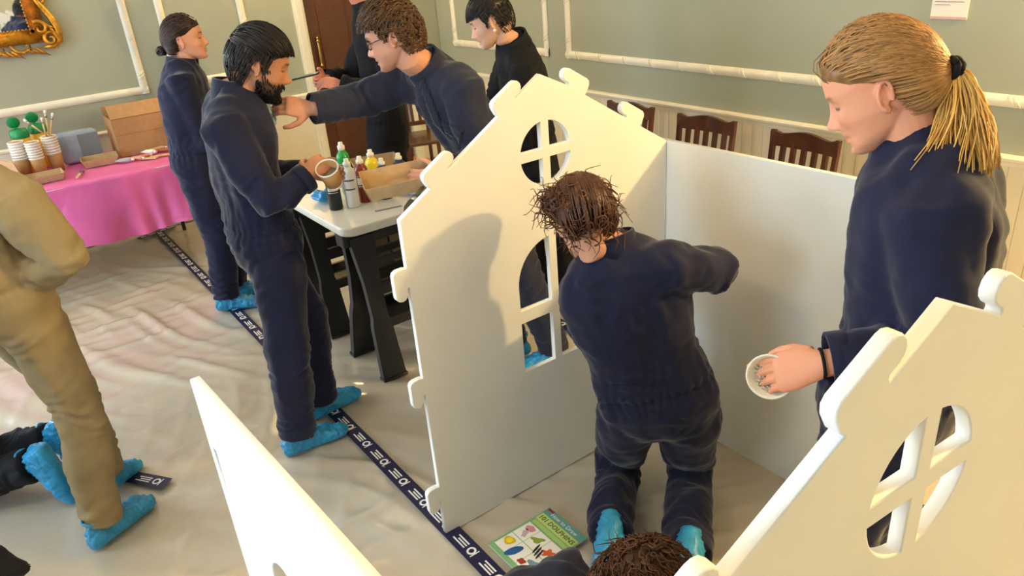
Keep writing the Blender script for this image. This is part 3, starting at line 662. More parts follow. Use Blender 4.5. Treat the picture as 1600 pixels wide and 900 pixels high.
# ================================================================ trestle table with paint bottles
BZ = 0.79
TA, TB, TC, TD = -3.0, -3.92, 1.205, 1.86
def rrect(x0, x1, y0, y1, r, n=5):
    return arc(x1-r, y1-r, r, 0, math.pi/2, n)+arc(x0+r, y1-r, r, math.pi/2, math.pi, n)+arc(x0+r, y0+r, r, math.pi, 1.5*math.pi, n)+arc(x1-r, y0+r, r, 1.5*math.pi, 2*math.pi, n)
tm = poly_mesh('tabletop', [rrect(TB, TA, TC, TD, 0.06)], 0.042, 'table_white', bev=0.008)
tt = empty('trestle_tabletop', (0, 0, BZ-0.021)); tag(tt, 'cream rounded table top on black trestles carrying paint bottles', 'table top')
add_obj('top_board', tm, tt)
def sawhorse(x, label):
    r = empty('sawhorse', (x, 1.53, 0)); tag(r, label, 'sawhorse', 'black folding sawhorses under the table top'); zt = BZ-0.044
    MB().box((0, 0, zt-0.04), (0.09, 0.62, 0.08), bev=0.008).build('top_beam', 'black_plastic', r)
    for sx in (-1, 1):
        for sy in (-1, 1):
            top = Vector((sx*0.035, sy*0.22, zt-0.04)); bot = Vector((sx*0.17, sy*0.225, 0.0))
            d = (bot-top).normalized(); lp = []
            w0, w1 = 0.05, 0.048
            prof = [(0, 0.062), (0.12, 0.055), (0.3, 0.042), (0.55, 0.04), (0.62, 0.05), (1.0, 0.062)]
            mb = MB(); rg = []
            for t_, hw_ in prof:
                c = top.lerp(bot, t_); tk = 0.018
                nrm = Vector((d.z, 0, -d.x)).normalized()
                rg.append([c+Vector((0, a_, 0))+nrm*b_ for a_, b_ in ((-hw_, -tk), (hw_, -tk), (hw_, tk), (-hw_, tk))])
            mb.rings(rg).build('leg', 'black_plastic', r)
            MB().box(bot+Vector((0, 0, 0.008)), (0.05, 0.13, 0.016)).build('foot', 'black_plastic', r)
        c = Vector((sx*0.085, 0, 0.44)); MB().box(c, (0.02, 0.36, 0.06)).build('upper_brace', 'black_plastic', r)
        MB().box((sx*0.115, 0, 0.27), (0.02, 0.37, 0.05)).build('lower_brace', 'black_plastic', r)
        MB().box((sx*0.062, 0, 0.57), (0.02, 0.34, 0.03)).build('rib', 'black_plastic', r)
    MB().box((0, 0, 0.25), (0.22, 0.34, 0.014)).build('shelf', 'black_plastic', r)
    return r
sawhorse(-3.13, 'black plastic sawhorse under the near end of the paint table')
sawhorse(-3.74, 'black plastic sawhorse under the far end of the paint table')
def onb(px, py): return onz(px, py, BZ+0.001)
def bottle(px, py, h, col, label, lab=True, rr=0.033, black_label=False, labcol=None):
    q = onb(px, py); r = empty('paint_bottle', (q.x, q.y, BZ+0.001)); tag(r, label, 'bottle', 'paint bottles on the trestle table'); r.rotation_euler = (0, 0, 0.5)
    hb = h*0.70
    MB().lathe([(0, 0), (rr-0.003, 0), (rr, 0.005), (rr, hb), (rr*0.9, hb+h*0.06), (rr*0.6, hb+h*0.11), (rr*0.48, hb+h*0.13), (rr*0.48, hb+h*0.16)], n=20).build('bottle_body', mat('paint_'+label.split()[0], col, 0.3, coat=0.2), r, True)
    MB().lathe([(rr*0.55, hb+h*0.15), (rr*0.55, h-0.018), (rr*0.36, h-0.014), (rr*0.34, h), (0, h)], n=16).build('cap', 'paper_white', r, True)
    if lab:
        z0, z1 = hb*0.52, hb*0.86
        vs = []; n = 10
        for i in range(n+1):
            an = -1.75+1.5*i/n
            for z in (z0, z1): vs.append(((rr+0.0008)*math.cos(an), (rr+0.0008)*math.sin(an), z))
        MB().add(vs, [(2*i, 2*i+2, 2*i+3, 2*i+1) for i in range(n)]).build('label', labcol or 'paper_white', r, True)
        for zz in (z1-0.008, z0+0.004):
            vs = []
            for i in range(n+1):
                an = -1.75+1.5*i/n
                for z in (zz, zz+0.006): vs.append(((rr+0.0014)*math.cos(an), (rr+0.0014)*math.sin(an), z))
            MB().add(vs, [(2*i, 2*i+2, 2*i+3, 2*i+1) for i in range(n)]).build('label_band', mat('label_ink', srgb(40, 38, 44), 0.5), r, True)
    return r
bottle(526, 326, 0.235, srgb(16, 16, 18), 'black paint bottle nearest the bearded man under his cup')
bottle(553, 322, 0.235, srgb(248, 246, 240), 'white paint bottle at the front of the bottle cluster')
bottle(572, 314, 0.225, srgb(128, 40, 28), 'red-brown paint bottle beside the white one')
bottle(588, 302, 0.225, srgb(240, 212, 30), 'yellow paint bottle in the middle of the cluster', False)
bottle(604, 309, 0.20, srgb(50, 28, 84), 'purple paint bottle half hidden behind the held tray', False)
bottle(545, 300, 0.26, srgb(20, 150, 60), 'green paint bottle standing tallest at the back')
bottle(630, 300, 0.20, srgb(22, 26, 86), 'navy blue paint bottle behind the held tray', False)
q = onb(508, 316); mb = MB(); rs = random.Random(3)
mb.ellipsoid((0, 0, 0.028), (0.06, 0.05, 0.028), nu=22, nv=14)
mb.v = [tuple(Vector(v)*(1+0.16*math.sin(v[0]*90+v[1]*60)+0.1*math.sin(v[1]*140+v[2]*90))) for v in mb.v]
o = mb.build('blue_overshoe', mat('overshoe_blue', srgb(40, 150, 214), 0.3, var=0.15, scale=25, bump=0.4, bscale=40, sss=0.0), None, True, loc=(q.x, q.y, BZ+0.006)); tag(o, 'crumpled bright blue shoe cover lying on the table by the black bottle', 'shoe cover')
q = onb(570, 268); tray((q.x-0.02, q.y+0.08, BZ+0.002), (0.3, 1), 0.26, 0.18, 0.05, 'cardboard tray at the back of the bottle table', group='trays at the bottle table')
q = onb(607, 326); o = MB().box((0, 0, 0.001), (0.012, 0.13, 0.002)).build('craft_stick', mat('grey_stick', srgb(150, 146, 140), 0.5), None, loc=(q.x, q.y, BZ+0.001), rz=math.radians(-12)); tag(o, 'thin grey stick lying on the front of the bottle table', 'stick')
q = onb(528, 308); r = empty('white_brush', (q.x+0.01, q.y+0.02, BZ+0.003)); tag(r, 'white handled brush leaning between the black and white bottles', 'brush')
MB().tube([(0, 0.02, 0.0), (-0.005, -0.0, 0.13)], [0.010, 0.012], 8).build('handle', 'paper_white', r, True); MB().tube([(-0.005, 0, 0.13), (-0.008, -0.012, 0.19)], [0.014, 0.011], 8).build('bristles', mat('pale_bristle', srgb(226, 214, 190), 0.8), r, True)
q = onb(656, 303); o = MB().box((0, 0, 0.04), (0.09, 0.10, 0.08), bev=0.012).build('lilac_cloth', mat('lilac', srgb(176, 180, 226), 0.7), None, True, loc=(q.x, q.y, BZ+0.002)); tag(o, 'pale lilac folded wipe at the right of the bottles', 'wipe')
r = empty('orange_bottle', (-3.30, 1.76, BZ+0.001)); tag(r, 'small orange bottle behind the held cardboard tray', 'bottle')
MB().lathe([(0, 0), (0.02, 0), (0.022, 0.005), (0.022, 0.10), (0.008, 0.13), (0.004, 0.16), (0, 0.16)], n=14).build('bottle_body', mat('orange_plastic', srgb(226, 96, 36), 0.4), r, True)

# ================================================================ picture book on the sheet
c0_, c1_, c2_ = onz(763, 852, 0.012), onz(860, 795, 0.012), onz(921, 839, 0.012)
bu = (c1_-c0_); bl = bu.length; bu.normalize(); bw_ = 0.205; bv = Vector((bu.y, -bu.x, 0))
bk = empty('picture_book', (0, 0, 0)); bk.matrix_basis = frame(Vector((c0_.x, c0_.y, 0.011)), bv, bu, Vector((0, 0, 1)))
tag(bk, 'green children\'s drawing book with animal pictures on the floor sheet', 'book')
BL = 0.275
MB().box((bw_/2, BL/2, 0.004), (bw_-0.004, BL-0.004, 0.006)).build('page_block', 'paper_white', bk)
MB().box((bw_/2, BL/2, 0.0078), (bw_, BL, 0.0012)).build('cover', mat('book_green', srgb(128, 178, 122), 0.4), bk)
def flat(name, pts, m_, z): return MB().add([(x, y, z) for x, y in pts], [tuple(range(len(pts)))]).build(name, m_, bk)
Z1 = 0.0088
flat('title_band', [(0, 0.242), (bw_, 0.242), (bw_, BL), (0, BL)], mat('book_teal', srgb(98, 160, 146), 0.4), Z1)
flat('title_strip', [(0.006, 0.203), (bw_-0.006, 0.203), (bw_-0.006, 0.240), (0.006, 0.240)], mat('book_lime', srgb(196, 214, 120), 0.4), Z1)
flat('subtitle_strip', [(0.012, 0.182), (bw_-0.012, 0.182), (bw_-0.012, 0.199), (0.012, 0.199)], mat('book_lime2', srgb(168, 200, 112), 0.4), Z1)
flat('red_corner_mark', [(0.004, 0.262), (0.035, 0.262), (0.035, 0.272), (0.004, 0.272)], mat('book_red', srgb(150, 34, 40), 0.4), Z1+0.0004)
tmesh = text_mesh('101 DOLPHINS', 0.028, mat('book_ink', srgb(28, 84, 58), 0.5).name, 'title_lettering'); add_obj('title_lettering', tmesh, bk, Matrix.Translation((bw_/2, 0.2215, Z1+0.0006)))
tmesh = text_mesh('How to Draw', 0.024, 'white_print', 'script_lettering'); add_obj('script_lettering', tmesh, bk, Matrix.Translation((bw_/2, 0.257, Z1+0.0006)))
cells = MB()
cw, chh = (bw_-0.024)/3, 0.076
for i in range(3):
    for j in range(2):
        x0 = 0.010+i*(cw+0.002); y0 = 0.020+j*(chh+0.003)
        flat('picture_cell', [(x0, y0), (x0+cw, y0), (x0+cw, y0+chh), (x0, y0+chh)], 'paper_white', Z1)
def blob(name, cx, cy, rx, ry, m_, rot=0.0, wob=0.0, k=3, zz=0.0):
    pts = []
    for i in range(22):
        a_ = 2*math.pi*i/22; r_ = 1+wob*math.sin(k*a_); x, y = rx*r_*math.cos(a_), ry*r_*math.sin(a_)
        pts.append((cx+x*math.cos(rot)-y*math.sin(rot), cy+x*math.sin(rot)+y*math.cos(rot)))
    return flat(name, pts, m_, Z1+0.0004+zz)
blob('yellow_fish', 0.036, 0.066, 0.022, 0.019, mat('ink_yellow', srgb(222, 186, 40), 0.5), 0.3, 0.12); blob('yellow_fish_body', 0.036, 0.066, 0.012, 0.012, mat('ink_yellow2', srgb(244, 224, 30), 0.5), zz=0.0003)
blob('pink_jellyfish', 0.040, 0.155, 0.021, 0.014, mat('ink_pink', srgb(216, 140, 150), 0.5), 0.2, 0.08, 5); blob('jellyfish_arms', 0.044, 0.128, 0.010, 0.020, mat('ink_lilac', srgb(190, 170, 180), 0.5), 0.5, 0.2, 5)
blob('blue_whale', 0.085, 0.048, 0.034, 0.017, mat('ink_blue', srgb(34, 92, 150), 0.5), 1.1, 0.18, 2)
blob('green_eel', 0.100, 0.140, 0.024, 0.013, mat('ink_olive', srgb(138, 160, 52), 0.5), 0.6, 0.3, 3)
for k in range(3): blob('striped_fish_bar', 0.128+0.014*k, 0.112-0.004*k, 0.0045, 0.024, mat('ink_black', srgb(30, 36, 34), 0.5), 0.35, 0.1, 2)
blob('red_shellfish', 0.140, 0.040, 0.016, 0.012, mat('ink_red', srgb(166, 56, 34), 0.5), 0.3, 0.15, 4); blob('grey_shark', 0.178, 0.062, 0.024, 0.016, mat('ink_slate', srgb(110, 146, 164), 0.5), 0.4, 0.3, 3)
blob('orange_crab', 0.172, 0.130, 0.024, 0.016, mat('ink_orange', srgb(218, 94, 48), 0.5), 0.5, 0.35, 5); blob('orange_corner', 0.190, 0.018, 0.014, 0.008, mat('ink_amber', srgb(214, 158, 74), 0.5))
# ================================================================ people
mat('skin', (1, 1, 1), 0.48, attr='Col', sss=0.08, spec=0.35, bump=0.02, bscale=400)
mat('hair', (1, 1, 1), 0.42, attr='Col', spec=0.4)
mat('navy_cloth', srgb(30, 32, 56), 0.85, var=0.10, scale=5, bump=0.10, bscale=35, spec=0.2, sheen=0.25)
mat('faded_navy_cloth', srgb(44, 46, 62), 0.88, var=0.12, scale=6, bump=0.12, bscale=35, spec=0.2, sheen=0.2)
mat('black_cloth', srgb(22, 22, 26), 0.8, var=0.12, scale=6, bump=0.12, bscale=35, spec=0.25)
mat('beige_cloth', srgb(152, 134, 100), 0.85, var=0.10, scale=5, bump=0.10, bscale=35, spec=0.2)
mat('overshoe', srgb(44, 146, 196), 0.38, var=0.18, scale=22, bump=0.45, bscale=45, spec=0.5)
mat('eye_white', srgb(232, 226, 218), 0.2); mat('iris_dark', srgb(50, 34, 24), 0.15)

def vec(a): return np.array(a, float)
def nrm(v): v = Vector(v); return v.normalized()
def sm_interp(x, xs, ys):
    g = np.linspace(min(xs), max(xs), 240); o = np.argsort(xs); y = np.interp(g, np.array(xs)[o], np.array(ys)[o])
    k = np.hanning(13); k /= k.sum(); yp = np.convolve(np.pad(y, 6, mode='edge'), k, mode='valid')
    return np.interp(x, g, yp)
def head_grid(nu=72, nv=80, male=True, hair_off=None):
    t = np.linspace(0, 1, nv); z = -0.107+0.232*(0.5-0.5*np.cos(np.pi*(0.035+0.93*t)))
    jaw = 1.06 if male else 0.97
    zs = [-.107, -.10, -.085, -.07, -.05, -.03, 0, .03, .06, .085, .105, .118, .125]
    w = sm_interp(z, zs, [.018*jaw, .028*jaw, .043*jaw, .052*jaw, .060*jaw, .066, .071, .075, .074, .066, .050, .030, .008])
    F = sm_interp(z, zs, [.080, .090, .094, .092, .094, .094, .091, .097, .094, .080, .058, .034, .008])
    B = sm_interp(z, zs, [.045, .030, .000, -.030, -.060, -.078, -.092, -.098, -.096, -.082, -.060, -.036, -.010])
    ph = np.linspace(0, 2*np.pi, nu, endpoint=False)
    V_ = np.zeros((nv, nu, 3))
    for i in range(nv):
        c = np.clip(0.5*(F[i]+B[i])-0.006, -1, 1)
        cs, sn = np.cos(ph), np.sin(ph)
        y = np.where(cs > 0, c+(F[i]-c)*np.abs(cs)**0.86, c-(c-B[i])*np.abs(cs)**0.95)
        x = w[i]*np.sign(sn)*np.abs(sn)**0.90
        V_[i, :, 0] = x; V_[i, :, 1] = y; V_[i, :, 2] = z[i]
    Pn = V_.reshape(-1, 3); x, y, zz = Pn[:, 0], Pn[:, 1], Pn[:, 2]
    fr = np.clip((y-0.02)/0.04, 0, 1)
    g = lambda a, s: np.exp(-(a/s)**2)
    ax = np.abs(x)
    d = np.zeros(len(Pn))
    nh = np.interp(zz, [-.048, -.042, -.034, -.028, -.01, .008, .018, .03], [0, .014, .029, .031, .019, .010, .004, 0])
    ns = np.interp(zz, [-.045, -.03, 0, .02], [.0125, .0115, .0085, .008])
    d += nh*g(x, ns)
    d += .008*g(ax-.0125, .006)*g(zz+.0365, .007)
    d -= .0105*g(ax-.031, .015)*g(zz-.008, .011)
    d += .0055*g(ax-.031, .011)*g(zz-.005, .0075)
    d += (.006 if male else .003)*g(ax-.028, .02)*g(zz-.027, .008)
    d += .005*g(ax-.044, .016)*g(zz+.022, .016)
    d += .0095*g(x, .019)*g(zz+.0555, .0052)+.0092*g(x, .017)*g(zz+.0700, .0055)
    d -= .0085*g(x, .023)*g(zz+.0628, .0030)
    d -= .005*g(x, .017)*g(zz+.0815, .006)
    d += .008*g(x, .017)*g(zz+.095, .010)
    d -= .003*g(ax-.04, .014)*g(zz+.055, .016)
    Pn[:, 1] += d*fr
    F_ = []
    for i in range(nv-1):
        for j in range(nu): F_.append((i*nu+j, i*nu+(j+1) % nu, (i+1)*nu+(j+1) % nu, (i+1)*nu+j))
    F_.append(tuple(range(nu-1, -1, -1))); F_.append(tuple((nv-1)*nu+j for j in range(nu)))
    return Pn, F_
def hairline(Pn, fringe=0.0, side=0.0):
    """signed hair amount: positive where hair grows (head-local)"""
    y, z = Pn[:, 1], Pn[:, 2]
    zl = np.interp(y, [-.12, -.04, -.030, -.022, .004, .010, .022, .034, .060, .10], [-.075, -.072, -.045, .022, .022, -.012-side, -.008-side, .040, .060-fringe*0.5, .074-fringe])
    return z-zl
def ear_mb(mb, s, T_):
    c = Vector((s*0.073, -0.010, -0.006)); pts = []
    for i in range(13):
        a = math.radians(-60+300*i/12); pts.append(T_(c+Vector((s*(0.003+0.005*math.sin(a*0.5)), -0.014*math.cos(a)-0.006, 0.027*math.sin(a+0.5)))))
    mb.tube(pts, [0.0042]*13, 6)
    R = Matrix.Rotation(s*math.radians(-18), 3, 'Z')
    return c, R
def remesh(mb, voxel, it, name):
    me = bpy.data.meshes.new(name); me.from_pydata([tuple(v) for v in mb.v], [], mb.f)
    bm = bmesh.new(); bm.from_mesh(me); bmesh.ops.recalc_face_normals(bm, faces=bm.faces[:]); bm.to_mesh(me); bm.free()
    ob = bpy.data.objects.new(name, me); COL.objects.link(ob)
    r = ob.modifiers.new('r', 'REMESH'); r.mode = 'VOXEL'; r.voxel_size = voxel; r.use_smooth_shade = True
    if it: s_ = ob.modifiers.new('s', 'SMOOTH'); s_.factor = 0.5; s_.iterations = it
    dg = bpy.context.evaluated_depsgraph_get(); out = bpy.data.meshes.new_from_object(ob.evaluated_get(dg))
    bpy.data.objects.remove(ob); bpy.data.meshes.remove(me); out.name = name
    out.polygons.foreach_set('use_smooth', [True]*len(out.polygons))
    return out
def get_v(me): a = np.empty(len(me.vertices)*3, np.float32); me.vertices.foreach_get('co', a); return a.reshape(-1, 3).astype(float)
def get_n(me): a = np.empty(len(me.vertices)*3, np.float32); me.vertices.foreach_get('normal', a); return a.reshape(-1, 3).astype(float)
def set_v(me, v): me.vertices.foreach_set('co', v.astype(np.float32).ravel()); me.update()
def set_col(me, c):
    at = me.color_attributes.new('Col', 'FLOAT_COLOR', 'POINT'); a = np.ones((len(me.vertices), 4), np.float32); a[:, :3] = c; at.data.foreach_set('color', a.ravel())

E_AX = np.array([.079, .103, .117]); E_C = np.array([0, -.003, .008])
def eproj(p, off):
    q = (vec(p)-E_C)/E_AX; q /= max(1e-6, np.linalg.norm(q)); n_ = q/E_AX; n_ /= np.linalg.norm(n_)
    return E_C+E_AX*q+n_*off, n_
class Strands:
    def __init__(s): s.v = []; s.f = []; s.c = []
    def lock(s, pts, r, col, n=4):
        mb = MB().tube(pts, r, n); o = len(s.v); s.v += mb.v; s.f += [tuple(i+o for i in f) for f in mb.f]; s.c += [col]*len(mb.v)
    def build(s, name, parent, base, extra=None):
        V_, F_, C_ = list(s.v), list(s.f), list(s.c)
        if extra:
            o = len(V_); V_ += extra[0]; F_ += [tuple(i+o for i in f) for f in extra[1]]; C_ += extra[2]
        me = bpy.data.meshes.new(name); me.from_pydata([(v[0]-base[0], v[1]-base[1], v[2]-base[2]) for v in V_], [], F_)
        me.materials.append(MATS['hair']); set_col(me, np.array(C_)[:, :3]); me.polygons.foreach_set('use_smooth', [True]*len(me.polygons))
        return add_obj(name, me, parent)
def hair_cap(T_, col, thick, male, fringe=0.0, side=0.0, seed=1, rough=0.003):
    Pn, F_ = head_grid(56, 56, male); h = hairline(Pn, fringe, side)
    c = np.array([0, -0.005, 0.01]); n_ = Pn-c; n_ /= np.linalg.norm(n_, axis=1)[:, None]
    off = np.clip(h/0.022, -0.6, 1.0)*thick+rough*fnoise(Pn, 0.035, seed)*np.clip(h/0.02, 0, 1)
    Q = Pn+n_*off[:, None]
    keep = h > -0.02
    F2 = [f for f in F_ if all(keep[i] for i in f)]
    cols = [tuple(np.array(col)*(0.8+0.2*math.sin(i*1.7))) for i in range(len(Q))]
    return [tuple(T_(Vector(q))) for q in Q], F2, cols
def hair_style(style, T_, col, male, seed, parent, base, opt):
    rs = np.random.RandomState(seed); S_ = Strands(); col = np.array(col)
    thick = opt.get('thick', 0.012); fringe = opt.get('fringe', 0.0); side = opt.get('side', 0.0)
    N_ = opt.get('n', 340); L_ = opt.get('len', 0.06); rad = opt.get('r', 0.0042); curl = opt.get('curl', 0.0); lift = opt.get('lift', 0.004)
    tie = opt.get('tie')
    def colr(p): 
        k = 0.65+0.7*rs.rand()
        return tuple(np.clip(col*k, 0, 1))
    cnt = 0; tries = 0
    while cnt < N_ and tries < N_*12:
        tries += 1
        u = rs.normal(size=3); p, n_ = eproj(u, 0)
        h = hairline(p[None, :], fringe, side)[0]
        if h < 0.004: continue
        cnt += 1
        pts = []; rr = []; K = 8
        phz = rs.rand()*6.28
        for k in range(K):
            t = k/(K-1)
            if tie is not None:
                q = vec(p)*(1-t)+vec(tie)*t; q, n2 = eproj(q, thick*0.75*min(1, t*4)-0.002*(1-t)+lift*math.sin(math.pi*t)+rs.normal()*0.0006)
                if t > 0.9: q = vec(tie)+rs.normal(size=3)*0.004
            else:
                d = opt['flow'](p); d = d-n_*np.dot(d, n_); d /= max(1e-6, np.linalg.norm(d))
                lf = opt.get('sides', .3)+(1-opt.get('sides', .3))*min(1, max(0, (p[2]-.03)/.06))
                q = p+d*L_*lf*t*(0.7+0.6*((tries*37) % 10)/10)
                q, n2 = eproj(q, thick*0.8*min(1, .3+.7*lf)+lift*(0.3+t*opt.get('tip', 0.6))*lf)
                if hairline(q[None, :], fringe, side)[0] < -opt.get('over', .006) and k > 1: break
                if curl:
                    sd = np.cross(n2, d); q = q+sd*curl*math.sin(phz+t*9)+n2*curl*0.8*(0.5+0.5*math.cos(phz+t*8))*t
            pts.append(T_(Vector(q))); rr.append(rad*(1-0.72*t if tie is None else min(1, .35+3*t)*(1-0.35*t)))
        if len(pts) > 2: S_.lock(pts, rr, colr(p))
    return S_.build('hair', parent, base, hair_cap(T_, col*0.8, thick*0.4, male, fringe, side, seed))

def torso_rings(J, fat=1.0, w=1.0, n=28):
    pel, nk = J['pelvis'], J['neck']; R0 = J['pr']; R1 = J['br']; ch = J['chest']
    def spine(t):   # quadratic through chest
        a = pel.lerp(ch, t); b_ = ch.lerp(nk, t); return a.lerp(b_, t)
    secs = [(-0.16, .115, .092), (-0.06, .165, .118), (0.06, .175, .122), (0.22, .160, .112), (0.36, .152, .108), (0.55, .168, .116), (0.74, .178, .116), (0.88, .160, .100), (0.97, .105, .078), (1.06, .066, .064)]
    rings = []
    ax0 = (ch-pel).normalized()
    for t, hw, hd in secs:
        tt = max(0, min(1, t)); c = spine(tt)
        ax = (spine(min(1, tt+.05))-spine(max(0, tt-.05))).normalized()
        if t < 0: c = pel+J['thigh_dir']*(-t)*0.55; ax = (ax0-J['thigh_dir']).normalized() if t > -0.1 else -J['thigh_dir']
        if t > 1: c = nk+ax*(t-1)*0.5
        r = (R0.lerp(R1, tt)); r = (r-ax*r.dot(ax)).normalized(); f = ax.cross(r).normalized()
        hw *= fat*w; hd *= fat
        ring = []
        for j in range(n):
            a = 2*math.pi*j/n; cs, sn = math.cos(a), math.sin(a)
            ring.append(c+r*hw*math.copysign(abs(cs)**0.85, cs)+f*hd*math.copysign(abs(sn)**0.9, sn))
        rings.append(ring)
    return rings
def hand_mb(mb, w, d, dors, left, curl, spread=0.0, thumb=(0.7, 0.6, -0.35), s=1.0):
    d = nrm(d); dors = Vector(dors); dors = (dors-d*dors.dot(d)).normalized(); x = d.cross(dors)
    if not left: x = -x
    q = lambda a, b_, c: w+(x*a+d*b_+dors*c)*s
    rg = []
    for y, hw, ht, cx in ((-0.03, .026, .020, 0), (0.0, .027, .019, 0), (0.03, .037, .017, .003), (0.06, .042, .015, .001), (0.088, .041, .0125, 0), (0.097, .035, .009, 0)):
        rg.append([q(cx+hw*math.cos(a), y, ht*math.sin(a)) for a in np.linspace(0, 2*math.pi, 17)[:-1]])
    mb.rings(rg)
    tips = []
    for i, (fx, L_, r0) in enumerate(((.029, .072, .0088), (.0098, .080, .0090), (-.0095, .075, .0086), (-.0285, .058, .0078))):
        c = curl[i] if hasattr(curl, '__len__') else curl
        p = (fx, .085, 0.0); ang = 0.0; pts = [q(fx*0.9, .06, 0), q(*p)]; rad = [r0*1.05, r0*1.05]
        sp = spread*(1.5-i)/1.5
        for k, (fr_, ck) in enumerate(((.45, .9), (.32, 1.2), (.23, .8))):
            ang += c*ck; l = L_*fr_
            p = (p[0]+math.sin(sp)*l, p[1]+math.cos(ang)*math.cos(sp)*l, p[2]-math.sin(ang)*l)
            pts.append(q(*p)); rad.append(r0*(1-0.09*(k+1)))
        pts.append(q(p[0], p[1]+math.cos(ang)*.004, p[2]-math.sin(ang)*.004)); rad.append(r0*0.45)
        mb.tube(pts, rad, 8); tips.append(pts[-2])
    tv = Vector(thumb).normalized(); p = Vector((.026, .022, -.004)); pts = [q(*p)]; rad = [.015]
    for k, l in enumerate((.040, .033, .024)):
        p = p+tv*l; pts.append(q(*p)); rad.append((.0128, .0105, .0088)[k]); tv = (tv+Vector((-.28, .30, -.12))).normalized()
    pts.append(q(*(p+tv*.005))); rad.append(.004); mb.tube(pts, rad, 8)
    return tips
def overshoe(name, an, td, up, parent, base, seed, L_=0.285):
    td = nrm(td); up = Vector(up); up = (up-td*up.dot(td)).normalized(); sd = td.cross(up); rg = []
    for t, hw, zb, zt in ((-.075, .014, .012, .045), (-.068, .032, .004, .075), (-.04, .043, 0.0, .105), (0.0, .046, 0.0, .118), (.045, .046, 0.0, .105), (.09, .049, 0.0, .082), (.135, .051, 0.0, .066), (.17, .047, .001, .055), (.197, .036, .003, .042), (.212, .014, .010, .026)):
        rg.append([an+td*t+sd*hw*math.copysign(abs(math.cos(a))**0.75, math.cos(a))+up*((zb+zt)/2+(zt-zb)/2*math.sin(a)-0.085) for a in np.linspace(0, 2*math.pi, 25)[:-1]])
    mb = MB().rings(rg); me = remesh(mb, 0.007, 3, name)
    v = get_v(me); n_ = get_n(me); d = .0035*fnoise(v, .05, seed)+.0025*fnoise(v, .022, seed+1)+.002*np.sin(v @ vec(td)*420+3*fnoise(v, .06, seed+2))
    hgt = (v-vec(an)) @ vec(up)+0.085; d *= np.clip((hgt-.008)/.02, 0, 1)
    v = v+n_*d[:, None]-vec(base); set_v(me, v); me.materials.append(MATS['overshoe'])
    o = add_obj(name, me, parent)
    # elastic hem round the ankle
    c = an+up*0.034; pts = [c+td*(0.062*math.cos(a)-0.004)+sd*0.052*math.sin(a)+up*(.004*math.sin(a*5+seed)) for a in np.linspace(0, 2*math.pi, 25)]
    hm = MB().tube([p-Vector(base) for p in pts], 0.0048, 6, cap=False); hm.build('elastic_hem', 'overshoe', o, True)
    return o
